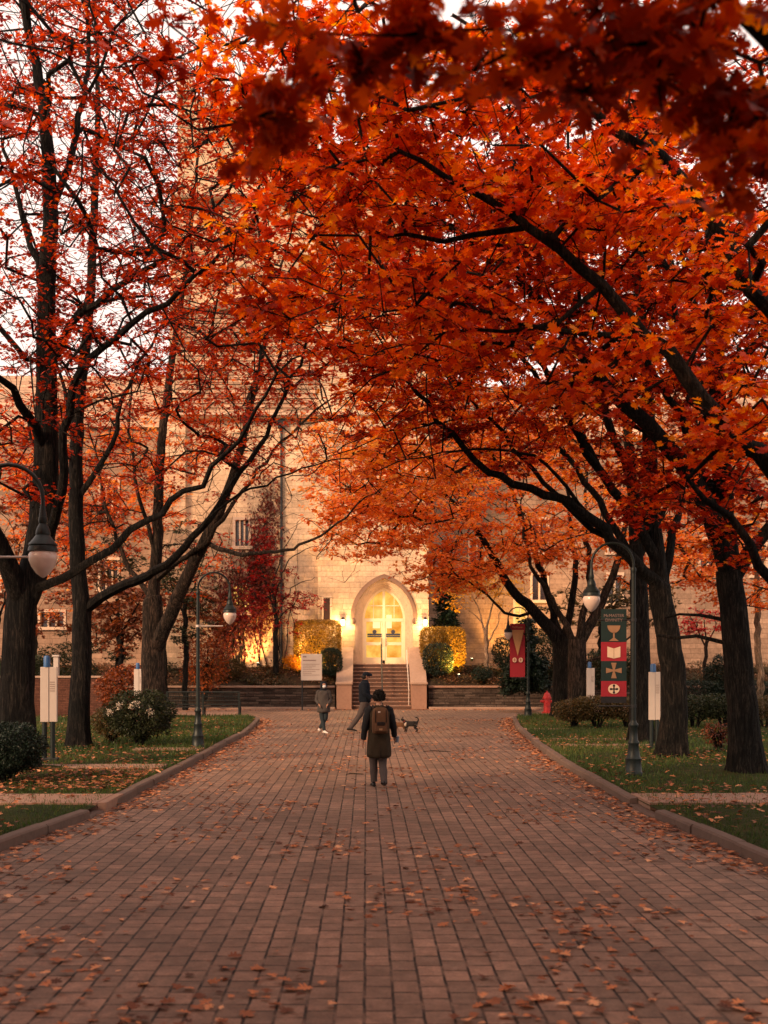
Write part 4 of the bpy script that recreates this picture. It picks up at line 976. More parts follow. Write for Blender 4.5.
# --- smaller trees round the building
def shrub(name,label,cat,px,Y,z0,h,rx,ry,n,leaf,mat,stems=7,square=None,kind='far',group=None,up=.3,stemmat='bark',shell=.55,tint=None,z=None):
    x=GX(px,Y) ; t=thing(name,label,cat,(x,Y,z0),0,group)
    mb=MB(); 
    for i in range(stems):
        a=random.uniform(0,6.28); r=random.uniform(.2,.75); e=Vector((math.cos(a)*rx*r,math.sin(a)*ry*r,h*random.uniform(.55,.92)))
        mb.tube([(math.cos(a)*.06,math.sin(a)*.06,-.05),(e.x*.35,e.y*.35,e.z*.4),(e.x*.7,e.y*.7,e.z*.75),tuple(e)],[.03,.022,.013,.005],5)
        b=e*.5; 
        for k in range(3):
            a2=random.uniform(0,6.28); mb.tube([tuple(b),(b.x+math.cos(a2)*rx*.3,b.y+math.sin(a2)*ry*.3,b.z+h*.25)],[.012,.004],4)
    mb.build('stem',M[stemmat],t)
    pts=[]
    z1,z2=(z or (.12,1.0)); cz=h*(z1+z2)/2; hz=h*(z2-z1)/2
    while len(pts)<n:
        q=rng.uniform(-1,1,(4000,3))
        if square:
            p=square; d=(np.abs(q)**p).sum(1)**(1/p)
        else: d=np.sqrt((q**2).sum(1)); 
        bump=1-.10*np.sin(q[:,0]*7+px)*np.cos(q[:,2]*6+px)-.08*np.sin(q[:,1]*9)
        if square: bump=1
        keep=(d<bump)&((d>shell)|(rng.random(4000)<.25))
        if not square: keep&=(np.sin(q[:,0]*9+px)*np.sin(q[:,2]*8+1.3*px)*np.sin(q[:,1]*8)>-.35)
        pts+=list(q[keep])
    pts=np.array(pts[:n])*np.array([rx,ry,hz])+np.array([0,0,cz])
    hd=pts-np.array([0,0,cz]); hd/=np.linalg.norm(hd,axis=1)[:,None]+1e-6
    leaves('foliage',pts,leaf,M[mat],t,kind,up,hd,tint=tint)
    return t
def topiary(label,x0px,x1px,topy,boty,Y,n,group=None,pw=6,cat='hedge'):
    zt=ZZ(topy,Y); zb=ZZ(boty,Y); c=(x0px+x1px)/2; rx=(x1px-x0px)/2*Y/F
    return shrub('clipped_hedge',label,cat,c,Y,zb,zt-zb,rx,rx*.6,n,.085,'lf_evergreen',6,pw,'oval',group,.2,shell=.82,z=(.02,1.0))
# tall clipped hedges against the wall (lit from below) and low dark ones in front
h1=topiary('tall clipped hedge glowing yellow left of the door',294,341,620,664,60.0,15000)
h2=topiary('tall clipped hedge glowing yellow right of the door',420,465,627,667,60.0,15000)
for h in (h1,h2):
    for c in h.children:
        if c.name.startswith('foliage'): c.data.materials[0]=M['lf_hedge_lit']
topiary('low dark clipped ball shrub behind the notice board',320,342,648,676,58.6,4200,pw=3,cat='shrub')
topiary('low dark clipped ball shrub right of the steps',423,453,643,676,58.6,4800,pw=3,cat='shrub')
def small_tree(label,px,Y,z0,ypx_top,trunk_px,limbs,blobs,leafmat,ls,per,spread,bark='bark',kind='mid',name='small_tree',tint=(2,2)):
    return make_tree(label,'tree',[([Vector((GX(px,Y),Y,z0))]+LL(*trunk_px[0]),trunk_px[1],trunk_px[2])]+limbs,blobs,M[bark],M[leafmat],ls,kind,per,spread,None,name,None,tint=tint,step=.35)
small_tree('crimson maple with a slim dark trunk against the left of the tower',276,59.3,1.6,0,([(276,640,59.3),(275,610,59.3),(272,585,59.3)],.17,.10),
 [(LL((275,610,59.3),(262,570,59.3),(255,540,59.3)),.06,.015),(LL((275,615,59.3),(290,590,59),(315,578,58.8)),.05,.012),(LL((274,600,59.3),(290,560,59),(330,540,58.5)),.05,.012),(LL((273,590,59.3),(285,550,59.5),(300,520,59.5)),.05,.012),(LL((274,620,59.3),(300,600,59),(335,598,58.6)),.04,.01)],
 [(272,585,59.3,30,38,1,34),(262,545,59.5,22,30,.8,20),(300,600,59,28,14,.8,14),(285,620,59,25,14,.8,9),(245,610,59.4,22,28,.8,14)],'lf_crim',.14,30,.5,name='maple_tree')
small_tree('small pale barked tree with yellow green leaves right of the entrance',487,58.8,1.6,0,([(486,645,58.8),(486,630,58.8)],.13,.11),
 [(LL((486,640,58.8),(480,615,58.8),(470,590,58.8)),.07,.015),(LL((486,632,58.8),(492,605,58.8),(500,585,58.8)),.07,.015),(LL((487,642,58.8),(498,622,58.6),(503,600,58.6)),.05,.012),(LL((484,625,58.8),(472,612,58.8),(462,606,58.8)),.04,.01)],
 [(470,585,58.6,40,22,1.3,42),(505,590,58.6,30,16,1,18),(450,600,58.4,18,16,.8,8)],'lf_yellow',.13,26,.5,'birch')
small_tree('pink red dwarf maple in front of the right wing',706,52,1.2,0,([(706,655,52),(706,645,52)],.10,.08),
 [(LL((706,650,52),(695,625,52),(688,612,52)),.05,.012),(LL((706,648,52),(716,625,52),(722,612,52)),.05,.012),(LL((706,645,52),(704,620,52),(705,608,52)),.05,.012)],
 [(705,622,52,30,14,1.3,50)],'lf_pink',.12,28,.4,'bark2',name='maple_tree')
small_tree('pale birch trunk at the right edge behind the lawn',760,46,.1,0,([(759,640,46),(757,560,46),(756,480,46)],.17,.10),
 [(LL((757,580,46),(770,540,46),(785,500,46)),.06,.015)],[(765,470,46,40,60,2,30)],'lf_far',.16,26,.5,'birch',name='birch_tree')
small_tree('russet leaved small tree beyond the slim left oak',120,50,.1,0,([(121,660,50),(122,630,50)],.14,.11),
 [(LL((122,640,50),(105,610,50),(95,580,50)),.07,.015),(LL((122,635,50),(140,600,50),(150,570,50)),.07,.015)],
 [(122,615,50,38,38,2,90),(95,585,50,30,25,1.5,30),(50,600,52,40,40,2,30)],'lf_brown',.17,30,.5)
small_tree('bronze leafed bushy tree behind the left edge oak',-5,46,.1,0,([(-4,640,46),(-3,610,46)],.15,.11),[(LL((-3,620,46),(10,580,46),(20,540,46)),.06,.015)],
 [(0,560,46,50,60,2,40),(60,500,47,60,40,2,30)],'lf_brown',.17,30,.5)
def conifer(label,px,Y,base_z,topy,rx_px,n):
    x=GX(px,Y); t=thing('conifer',label,'tree',(x,Y,base_z),0,'dark conifers beyond the lawn'); h=ZZ(topy,Y)-base_z; rx=rx_px*Y/F
    mb=MB(); mb.tube([(0,0,-.1),(.03,0,h*.5),(0,0,h*.97)],[.16,.09,.02],8); pos=[];hd=[]
    z=.35
    while z<h*.97:
        r=rx*(1-(z/h))**.75+.12; m=max(5,int(r*7))
        for i in range(m):
            a=random.uniform(0,6.28); rr=r*random.uniform(.7,1.1); e=Vector((math.cos(a)*rr,math.sin(a)*rr,z-.18*rr))
            mb.tube([(0,0,z),tuple(e)],[.02,.006],4)
            k=int(n*rr/(rx*h*7)); u=rng.uniform(.15,1.05,k)
            pp=np.array([0,0,z])+u[:,None]*(np.array(e)-np.array([0,0,z]))+rng.normal(size=(k,3))*.09
            pos.append(pp); hd.append(np.tile([math.cos(a),math.sin(a),-.2],(k,1)))
        z+=.20
    mb.build('trunk',M['bark'],t); leaves('crown',np.concatenate(pos),.17,M['lf_evergreen'],t,'oval',.4,np.concatenate(hd))
small_tree('broad dark evergreen tree behind the grey forked oak',185,54,.1,0,([(185,650,54),(185,600,54)],.16,.12),
 [(LL((185,620,54),(170,580,54),(165,550,54)),.06,.015),(LL((185,610,54),(200,570,54),(205,540,54)),.06,.015)],
 [(185,600,54,30,50,1.6,60),(190,545,54,20,30,1.2,22)],'lf_green',.15,34,.5,name='evergreen_tree')
small_tree('ragged dark evergreen between the two slimmer left trunks',118,57,.1,0,([(118,650,57),(118,600,57)],.16,.12),
 [(LL((118,620,57),(100,590,57),(95,560,57)),.06,.015)],
 [(115,560,57,32,34,1.6,40),(100,640,57,40,25,1.5,36)],'lf_green',.15,34,.5,name='evergreen_tree')
shrub('shrub','dull orange leafed bush low behind the flowering shrub','shrub',128,44,.1,2.2,1.3,.8,3600,.11,'lf_brown',10,kind='mid')
shrub('shrub','dark bush at the far left seen above the brick wall','shrub',62,53,.1,3.2,1.7,.9,6000,.12,'lf_green',10,kind='oval')
conifer('short dark conifer in the shade right of the paired oaks',527,54,.9,615,24,6000)
conifer('dark conifer between the entrance and the red banner',446,62.5,1.8,560,16,5000)
small_tree('rust brown leafed tree low behind the slim left oak and the conifers',165,55,.1,0,([(165,640,55),(166,620,55)],.13,.10),
 [(LL((166,630,55),(150,600,55),(140,580,55)),.06,.015),(LL((166,625,55),(185,600,55),(200,590,55)),.06,.015)],
 [(160,600,55,45,32,1.5,50),(215,610,55,25,22,1,16)],'lf_brown',.18,30,.5)
small_tree('muted orange tree behind the left edge oak, low against the wing wall',35,56,.1,0,([(35,620,56),(34,590,56)],.15,.11),
 [(LL((34,600,56),(15,560,56),(5,540,56)),.06,.015),(LL((34,595,56),(60,560,56),(75,530,56)),.06,.015)],
 [(30,560,56,70,60,2,110),(60,450,56,80,35,2,60),(170,450,57,50,40,2,40),(90,520,56,60,50,2,80),(140,500,57,50,45,2,50),(20,480,56,60,40,2,40)],'lf_far',.18,28,.55)
small_tree('olive and rust tree in the shade behind the paired right oaks',600,57,1.1,0,([(600,630,57),(600,610,57)],.13,.10),
 [(LL((600,620,57),(580,590,57),(570,575,57)),.06,.015),(LL((600,615,57),(625,590,57),(640,575,57)),.06,.015)],
 [(590,610,57,50,25,1.5,46),(640,600,57,40,25,1.5,26)],'lf_olive',.18,30,.5)
# shrubs
SG='shrubs in the lawns'
s=shrub('flowering_shrub','dark leafy shrub with a few pale flower heads on the left lawn','shrub',140,29.5,.1,1.55,.95,.7,7500,.075,'lf_green',14,kind='oval')
fp=[]; 
for px,py in ((119,706),(131,706),(137,703),(110,712),(150,712)):
    c=np.array(P(px,py,28.9))-np.array(s.location); leaves('flower_head',c+rng.normal(size=(60,3))*.045,.055,M['lf_white'],s,'oval',.3)
shrub('shrub','low green shrub hugging the left side of the flowering one','shrub',112,31,.1,1.05,.6,.5,3200,.07,'lf_olive',8,kind='oval')
shrub('evergreen_shrub','dense dark evergreen bush at the left edge below the thick oak','shrub',5,20.5,.1,1.15,.75,.6,15000,.05,'lf_evergreen',10,kind='oval',shell=.4)
shrub('shrub','small dark red bush between the two nearest right trunks','shrub',718,28.3,.1,.75,.40,.35,620,.07,'lf_brown',22,kind='oval',shell=.2,tint=rng.beta(1,4,620))
for i,(px,w,hh,mt,lab) in enumerate([(574,.70,1.0,'lf_olive','first bush of the thin hedge, next to the red hydrant'),(597,.85,1.15,'lf_olive','thin hedge bush below the small white pylon'),(628,.8,1.12,'lf_olive','thin hedge bush below the green banner'),(694,.9,1.15,'lf_green','dark hedge bush seen between the second and nearest right trunks'),(724,.9,1.2,'lf_green','dark hedge bush just left of the nearest right trunk'),(764,1.0,1.15,'lf_olive','hedge bush at the right edge of the lawn')]):
    shrub('hedge_bush',lab,'hedge',px,37.5,.1,hh,w,.5,3400,.075,mt,13,3,'oval','bushes of the thin lawn hedge',shell=.3,z=(.30,1.02))
shrub('evergreen_shrub','rounded glossy evergreen beside the pink red maple','shrub',727,50,.1,2.7,1.0,.8,9000,.09,'lf_evergreen',9,kind='oval')
for px,w,lab in ((690,2.1,'long dark hedge block behind the second right trunk'),(745,2.0,'long dark hedge block behind the nearest right trunk'),(800,2.2,'long dark hedge block at the right frame edge')):
    shrub('clipped_hedge',lab,'hedge',px,49.3,.05,1.55,w*.62,.6,9000,.09,'lf_evergreen',10,6,'oval',shell=.7,z=(.0,1.))
shrub('shrub','yellow leafed shrub glowing at the foot of the crimson maple','shrub',300,59.6,1.9,1.0,.95,.5,3000,.10,'lf_yellow',8,kind='oval')
shrub('shrub','orange leafed shrub behind the left lamp and bench','shrub',205,56,.5,3.6,1.3,.8,2600,.13,'lf_brown',16,kind='mid',up=.3,shell=.3)
shrub('shrub','dull green shrub on the bank left of the crimson maple','shrub',225,58.6,1.3,1.4,1.1,.6,3600,.10,'lf_olive',8,kind='oval')
shrub('shrub','small dark evergreen mound on the bank below the pale small tree','shrub',482,58.2,1.3,.9,.55,.45,2600,.07,'lf_evergreen',6,kind='oval')
shrub('evergreen_shrub','upright dark shrub beside the pale trunk right of the door','shrub',505,59.4,1.8,2.1,.7,.5,4000,.09,'lf_evergreen',6,kind='oval')
shrub('evergreen_shrub','dark leafy bush behind the hydrant','shrub',548,56.3,1.0,3.2,1.4,.8,7000,.12,'lf_green',9,kind='oval')
shrub('evergreen_shrub','dark shrub behind the small white pylon','shrub',612,54.5,.6,2.6,1.5,.8,6000,.12,'lf_green',9,kind='oval')
shrub('evergreen_shrub','dark round bush at the far left beyond the brick wall','shrub',20,50,.1,2.6,1.9,1,8000,.12,'lf_green',9,kind='oval')
# wall creeper
iv=thing('wall_creeper','dark red creeper climbing the tower wall around the windows','plant',(bX(250),61.3,2.2))
o_=np.array([bX(250),61.3,2.2]); pts=[]
def vine(cx,cy,rx,ry,n):
    q=rng.normal(size=(n,2))*.5; return [np.array(P(cx+a*rx,cy+b*ry,61.32)) for a,b in q]
for a in ((262,560,20,60,1700),(240,610,28,45,1300),(225,590,26,30,700),(270,500,12,30,300),(222,640,20,30,600),(258,600,22,50,1000)): pts+=vine(*a)
pts=np.array(pts); pts=pts[(pts[:,0]<bX(316))&(pts[:,2]>2.2)]
k=~(((pts[:,0]>H1[0]-.1)&(pts[:,0]<H1[1]+.1)&(pts[:,2]>H1[2]-.2)&(pts[:,2]<H1[3]))); pts=pts[k]; pts[:,1]+=rng.uniform(-.08,.05,len(pts))
leaves('foliage',pts-o_,.17,M['lf_ivy'],iv,'mid',.1,stand=False,heading=np.tile([0,-.3,-1.],(len(pts),1)),tint=rng.beta(1.2,2.5,len(pts)))
mb=MB()
for i in range(16):
    x=bX(random.uniform(215,285))-o_[0]; z=0; pp=[(x,.02,0)]
    while z<random.uniform(5,11): z+=.6; x+=random.uniform(-.22,.22); pp.append((x,.02,z))
    mb.tube(pp,[.03*(1-i/len(pp))+.006 for i in range(len(pp))],5)
mb.build('stem',M['bark'],iv)

# ---------------------------------------------------------------- ground cover, grass, fallen leaves
def inside_path(x,y): 
    return (x>np.interp(y,[p[1] for p in LK[:-1]],[p[0] for p in LK[:-1]])+.05)&(x<np.interp(y,[p[1] for p in RK[:-1]],[p[0] for p in RK[:-1]])-.05)
def lk(y): return np.interp(y,[p[1] for p in LK],[p[0] for p in LK])
def rk(y): return np.interp(y,[p[1] for p in RK],[p[0] for p in RK])
# bank ground cover
n=42000; x=rng.uniform(-28,28,n); y=rng.uniform(57.7,61.0,n); k=(x<-1.7)|(x>3.4); k&=(np.sin(x*2.1)+np.sin(y*3.7+x)+rng.normal(size=n)*.6>-.5); x=x[k];y=y[k]
z=np.interp(y,[57.4,58.2,59.2,60.2,61.2],[1.1,1.35,1.7,2.0,2.15])+rng.uniform(0,1,len(x))*(.22+.28*np.clip(np.sin(x*2.3+y)*np.cos(y*2.9-x)+.3,0,1))
leaves('ground_cover',np.c_[x,y,z],.13,M['lf_cover'],None,'oval',.4,tint=np.clip(.5+.35*np.sin(x*1.7+y*2.1)*np.cos(x*.9)+rng.normal(size=len(x))*.18,0,1))['kind']='stuff'
# grass
def grass(side,n,y0,y1,w):
    u=rng.random(n)**1.35; y=y0+(y1-y0)*u; d=.2+rng.random(n)**1.2*w
    x=(lk(y)-d) if side<0 else (rk(y)+d)
    z=.105+.04*np.sin(x*.9+y*.5)
    o=leaves('grass',np.c_[x,y,z*0+.09+.05*rng.random(n)],rng.uniform(.05,.11,n)*np.clip(y/22,.8,1.5),M['lf_grass'],None,'blade',stand=True,width=2.0,tint=np.clip(rng.beta(2,2.4,n)+.2*np.sin(x*.8+1)*np.sin(y*.6),0,1)); o['kind']='stuff'
grass(-1,52000,12,47.3,9); grass(1,62000,11,48.3,9)
# fallen leaves on paving
n=9500; y=7+41*rng.random(n)**1.3; xl=lk(y);xr=rk(y); x=xl+(xr-xl)*rng.random(n)
cl=np.sin(x*1.3+y*.6)+np.sin(x*2.9-y*1.1)+np.sin(x*.5+y*1.9)+rng.normal(size=n)*.7; k=cl>.55; x=x[k];y=y[k]
def drift(side,n,sd):
    y=7+41*rng.random(n); d=np.abs(rng.normal(size=n))*sd*(.5+.6*np.abs(np.sin(y*1.1))); return ((lk(y)+.06+d) if side<0 else (rk(y)-.06-d)),y
a,b=drift(-1,1700,.32); c,d=drift(1,1900,.30)
e,f=7+0*a,b
x=np.concatenate([x,a,c]); y=np.concatenate([y,b,d]); n=len(x)
leaves('fallen_leaves',np.c_[x,y,rng.uniform(.008,.03,n)],rng.uniform(.045,.13,n),M['lf_fallen'],None,'oak',flat=True,curl=.22,tint=rng.beta(1.2,1.6,n))['kind']='stuff'
def lawnleaves(side,n):
    y=8+39*rng.random(n)**1.1; d=.15+rng.random(n)*11; x=(lk(y)-d) if side<0 else (rk(y)+d)
    cl=np.sin(x*.9+y*.5)+np.sin(x*.4-y*.8)+rng.normal(size=n)*.7; k=cl>(-.3 if side<0 else .1); return x[k],y[k]
a,b=lawnleaves(-1,9000); c,d=lawnleaves(1,12000)
u=rng.random(2600); yb=19+3.8*u; xb=lk(yb)-.2-rng.random(2600)*6
xb=xb[:1500]; yb=yb[:1500]
x=np.concatenate([a,c,xb]); y=np.concatenate([b,d,yb]); n=len(x)
leaves('fallen_leaves',np.c_[x,y,rng.uniform(.15,.20,n)],rng.uniform(.07,.13,n),M['lf_fallen'],None,'mid',flat=True,curl=.3,tint=rng.beta(1.0,2.2,n))['kind']='stuff'
n=1500; x=rng.uniform(-30,30,n); y=56.85-np.abs(rng.normal(size=n))*.8
leaves('fallen_leaves',np.c_[x,y,rng.uniform(.012,.04,n)],rng.uniform(.07,.12,n),M['lf_fallen'],None,'far',flat=True,curl=.5)['kind']='stuff'
n=500; i=rng.integers(0,12,n); x=rng.uniform(SX0,SX1,n); y=57+i*tr+rng.uniform(.0,tr,n); z=(i+1)*2.36/12+.012
leaves('fallen_leaves',np.c_[x,y,z],rng.uniform(.06,.11,n),M['lf_fallen'],None,'far',flat=True,curl=.4)['kind']='stuff'
# a few thin fallen twigs on the paving
for px,py,w,lab in ((355,775,9,'thin fallen twig lying left of the walker on the paving'),(437,752,14,'thin fallen twig on the paving right of the dogs')):
    Y=2530/(py-665); t=MB(); x=GX(px,Y); t.tube([(-w*Y/F,0,.012),(-.1,.05,.03),(.15,.0,.02),(w*Y/F,.06,.012)],[.006,.012,.01,.004],6)
    tag(t.build('twig',M['bark'],None,loc=(x,Y,0)),lab,'twig')

# ================================================================ PEOPLE
def hand(V,E,w,d,side,ref,r=.011):
    """append palm and five fingers to skin lists; w = wrist index, d = pointing direction"""
    d=Vector(d).normalized(); p0=Vector(V[w][:3]); lat=Vector(ref).normalized(); th=d.cross(lat).normalized()
    V.append((*(p0+d*.05),.032,.018)); a=len(V)-1; E.append((w,a)); V.append((*(p0+d*.09),.036,.016)); pm=len(V)-1; E.append((a,pm))
    for i,(o,ln) in enumerate(((-.028,.062),(-.009,.075),(.010,.072),(.028,.055))):
        q=p0+d*.10+lat*o; V.append((*q,r,r)); i0=len(V)-1; E.append((pm,i0))
        q2=q+d*ln*.55+th*.006*side; V.append((*q2,r*.9,r*.9)); E.append((i0,len(V)-1)); q3=q2+d*ln*.4+th*.020*side; V.append((*q3,r*.75,r*.75)); E.append((len(V)-2,len(V)-1))
    q=p0+d*.045+lat*-.03; V.append((*q,r*1.1,r*1.1)); E.append((a,len(V)-1)); V.append((*(q+d*.035-lat*.022),r,r)); E.append((len(V)-2,len(V)-1)); V.append((*(q+d*.065-lat*.020+th*.01*side),r*.8,r*.8)); E.append((len(V)-2,len(V)-1))
def body(t,J,s=1.0):
    """J: joint dict in metres; one continuous skinned figure with face features"""
    V=[];E=[];ix={}
    def a(n,p,r,r2=None,par=None):
        V.append((*p,r*s,(r2 or r)*s)); ix[n]=len(V)-1
        if par: E.append((ix[par],ix[n]))
    a('pelvis',J['pelvis'],.15,.11); a('waist',J['waist'],.13,.10,'pelvis'); a('chest',J['chest'],.16,.115,'waist'); a('neck0',J['neck'],.062,.062,'chest')
    hd=Vector(J['head']); nk=Vector(J['neck']); a('neck1',nk.lerp(hd,.45),.055,.055,'neck0'); a('head0',hd+Vector((0,0,-.03)),.078,.085,'neck1'); a('head1',hd+Vector((0,0,.06)),.080,.092,'head0')
    for S in 'LR':
        a('sh'+S,J['sh'+S],.062,None,'chest'); a('el'+S,J['el'+S],.042,None,'sh'+S); a('wr'+S,J['wr'+S],.028,None,'el'+S)
        a('hip'+S,J['hip'+S],.095,None,'pelvis'); a('kn'+S,J['kn'+S],.060,None,'hip'+S); a('an'+S,J['an'+S],.038,None,'kn'+S)
    for S,sd in (('L',1),('R',-1)):
        hand(V,E,ix['wr'+S],Vector(J['wr'+S])-Vector(J['el'+S]),sd,J.get('fwd',(0,1,0)))
    o=skin('body',V,E,M['skin'],t,1); return o
def face(t,J,fd):
    """nose, ears and eyes on the head, facing fd"""
    hd=Vector(J['head']); f=Vector(fd).normalized(); l=Vector((-f.y,f.x,0)); mb=MB()
    mb.tube([hd+f*.085+Vector((0,0,.025)),hd+f*.108+Vector((0,0,-.012)),hd+f*.088+Vector((0,0,-.022))],[.010,.015,.012],8)
    for k in (-1,1): mb.ell(hd+l*k*.085+Vector((0,0,.005)),.012,.02,.032,8,6)
    mb.build('nose_and_ears',M['skin'],t,True)
    mb=MB()
    for k in (-1,1): mb.ell(hd+f*.083+l*k*.032+Vector((0,0,.022)),.012,.012,.008,8,6)
    mb.ell(hd+f*.088+Vector((0,0,-.05)),.022,.012,.006,8,6)
    mb.build('eyes_and_mouth',M['hair'],t,True)
def sleeve(name,pts,rs,mat,t,n=12):
    mb=MB(); P_=[Vector(p) for p in pts]; out=[];R_=[]
    for i in range(len(P_)-1):
        for k in range(4): u=k/4; out.append(P_[i].lerp(P_[i+1],u)); R_.append((rs[i]*(1-u)+rs[i+1]*u)*(1+.09*math.sin((i*4+k)*2.3)))
    out.append(P_[-1]); R_.append(rs[-1]); mb.tube(out,R_,n); return mb.build(name,mat,t,True)
def lofted(name,rings,mat,t,n=20,p=2.2,wr=.0,rot=0):
    rs=[]
    for i,(c,rx,ry) in enumerate(rings):
        r=ellring(c,rx,ry,n,p,rot); rs.append([(x+wr*math.sin(7*j*6.283/n+i*1.7)*.7,y+wr*1.3*math.cos(5*j*6.283/n-i*2.1),z+wr*.6*math.sin(j*3.1+i)) for j,(x,y,z) in enumerate(r)])
    mb=MB(); mb.loft(rs,True); o=mb.build(name,mat,t,True); md=o.modifiers.new('sub','SUBSURF'); md.levels=1; md.render_levels=1; return o
def shoe(t,heel,d,mat,L=.27,pitch=0,sole=None):
    h=Vector(heel); d=Vector(d).normalized(); l=Vector((-d.y,d.x,0)); up=Vector((0,0,1)); rs=[]
    for u,w,hh,zz in ((-.02,.028,.05,0),(.02,.038,.085,0),(.08,.038,.10,0),(.15,.042,.065,0),(.22,.045,.05,0),(.27,.030,.035,0),(.285,.012,.02,0)):
        c=h+d*u+up*(pitch*(.27-u)); rs.append([c+l*w*math.cos(a)+up*(hh*.5+hh*.5*math.sin(a)) for a in np.linspace(0,2*math.pi,12,False)])
    mb=MB(); mb.loft(rs,True); return mb.build('shoe',mat,t,True)

# walker with backpack, seen from behind
Y=20.75; man=thing('person','walker seen from behind in long olive coat with brown backpack, short dark curly hair','person',(GX(379,Y),Y,0),R(5))
J=dict(pelvis=(0,0,.96),waist=(0,0,1.12),chest=(.0,.01,1.34),neck=(0,.02,1.52),head=(.005,.05,1.66),shL=(-.19,0,1.45),shR=(.19,0,1.45),elL=(-.265,-.06,1.18),elR=(.27,.03,1.17),wrL=(-.30,-.03,.90),wrR=(.31,.14,.95),
 hipL=(-.09,0,.92),hipR=(.09,0,.92),knL=(-.095,.10,.50),knR=(.070,.04,.49),anL=(-.085,.10,.10),anR=(.075,-.22,.12),fwd=(0,1,0))
body(man,J); face(man,J,(0,1,0))
lofted('coat',[((0,0,.54),.235,.19),((0,0,.60),.235,.185),((0,0,.80),.225,.17),((0,.0,.97),.215,.155),((0,.01,1.12),.20,.145),((0,.01,1.28),.215,.15),((0,.01,1.40),.235,.145),((0,.015,1.475),.20,.12),((0,.02,1.52),.10,.085),((0,.02,1.55),.075,.07)],M['olive'],man,24,2.3,.020)
mb=MB(); mb.box(-.004,.004,-.212,-.192,.50,.80); mb.build('coat_vent',M['packdark'],man)
for S,q in (('L',-1),('R',1)):
    sleeve('sleeve',[(q*.16,.01,1.45),J['sh'+S],J['el'+S],J['wr'+S]],[.085,.085,.068,.052],M['darksleeve'],man)
    sleeve('trouser_leg',[J['hip'+S],J['kn'+S],(J['an'+S][0],J['an'+S][1],.09)],[.115,.082,.062],M['greytr'],man,14)
shoe(man,(-.085,.06,.0),(-.08,1,0),M['shoe']); shoe(man,(.075,-.27,.02),(.10,1,0),M['shoe'],pitch=.18)
hm=MB(); hc=(.005,.045,1.715); hm.ell(hc,.104,.115,.105,18,12); ho=hm.build('hair',M['hair'],man,True)
hp=[];hh_=[]
for i in range(1500):
    v=rng.normal(size=3); v/=np.linalg.norm(v)
    if v[1]>.45 and v[2]<.2 or v[2]<-.75: continue
    hp.append(np.array(hc)+v*np.array([.100,.11,.10])*(1+.10*math.sin(v[0]*9)*math.sin(v[2]*8))); hh_.append(v)
leaves('hair_curl',np.array(hp),.035,M['hair'],man,'oval',.0,np.array(hh_))
# backpack
def backpack():
    rs=[]
    for z,rx,ry in ((1.02,.12,.06),(1.035,.145,.085),(1.10,.155,.10),(1.30,.155,.10),(1.42,.145,.085),(1.49,.12,.06),(1.51,.07,.03)): rs.append(ellring((0,-.245,z),rx,ry,24,4))
    mb=MB(); mb.loft(rs,True); b=mb.build('backpack',M['pack'],man,True)
    rs=[]
    for z,rx,ry in ((1.06,.105,.03),(1.075,.12,.045),(1.19,.12,.045),(1.215,.11,.03)): rs.append(ellring((0,-.345,z),rx,ry,20,4))
    mb=MB(); mb.loft(rs,True); mb.build('pack_pocket',M['pack'],b,True)
    mb=MB(); mb.bbox(-.075,.075,-.40,-.33,1.175,1.245,.012); mb.build('pocket_flap',M['packdark'],b)
    mb=MB(); mb.box(-.035,.025,-.396,-.388,1.09,1.125); mb.build('label_patch',M['ban_tan'],b)
    mb=MB(); mb.bbox(-.055,.0,-.33,-.30,1.40,1.44,.008); mb.build('white_tag',M['white'],b)
    for s in (-1,1):
        mb=MB(); mb.tube([(s*.11,-.20,1.50),(s*.13,-.06,1.535),(s*.14,.10,1.46),(s*.16,.15,1.25),(s*.16,.0,1.08),(s*.14,-.18,1.06)],.022,8,flat=.4); mb.build('strap',M['packdark'],b,True)
        mb=MB(); mb.box(s*.10-.008,s*.10+.008,-.352,-.344,1.24,1.46); mb.build('side_strap',M['packdark'],b)
backpack()
cupY=Y+.1; cup=thing('cup','small blue grey cup held in the right hand of the backpack walker','cup',(man.location.x+.345,Y+.17,.83))
mb=MB(); mb.lathe([(.03,0),(.042,.11),(.044,.115)],n=16); mb.build('cup_wall',m_plain('blue_grey_card',(.16,.20,.25),.6),cup,True); mb=MB(); mb.lathe([(.046,.112),(.046,.122),(.02,.128)],n=16); mb.build('lid',M['white'],cup,True)

# person in dark jacket and cap leaning back on a leash
Y=37.6; k=1.07; m2=thing('person','person in dark navy jacket and cap stepping sideways with the leashed dogs','person',(GX(365,Y),Y,0)); m2.scale=(k*1.12,k*1.12,k*1.06)
J=dict(pelvis=(.0,0,.98),waist=(-.01,0,1.14),chest=(-.02,.0,1.36),neck=(-.0,.0,1.54),head=(.04,-.01,1.68),shL=(-.02,-.19,1.46),shR=(-.02,.19,1.46),elL=(.0,-.27,1.17),elR=(.0,.27,1.18),wrL=(.16,-.22,1.02),wrR=(.20,.16,1.05),
 hipL=(.0,-.09,.93),hipR=(.0,.09,.93),knL=(-.15,-.10,.52),knR=(.16,.08,.50),anL=(-.42,-.1,.13),anR=(.30,.1,.09),fwd=(1,0,0))
body(m2,J); face(m2,J,(1,0,0))
lofted('jacket',[((.0,0,.88),.17,.21),((0,0,.95),.18,.215),((-.01,0,1.12),.165,.20),((-.02,0,1.30),.17,.215),((-.02,0,1.42),.165,.225),((-.01,0,1.49),.13,.18),((-.0,0,1.54),.085,.09),((.0,0,1.60),.085,.085)],M['navy'],m2,22,2.2,.02)
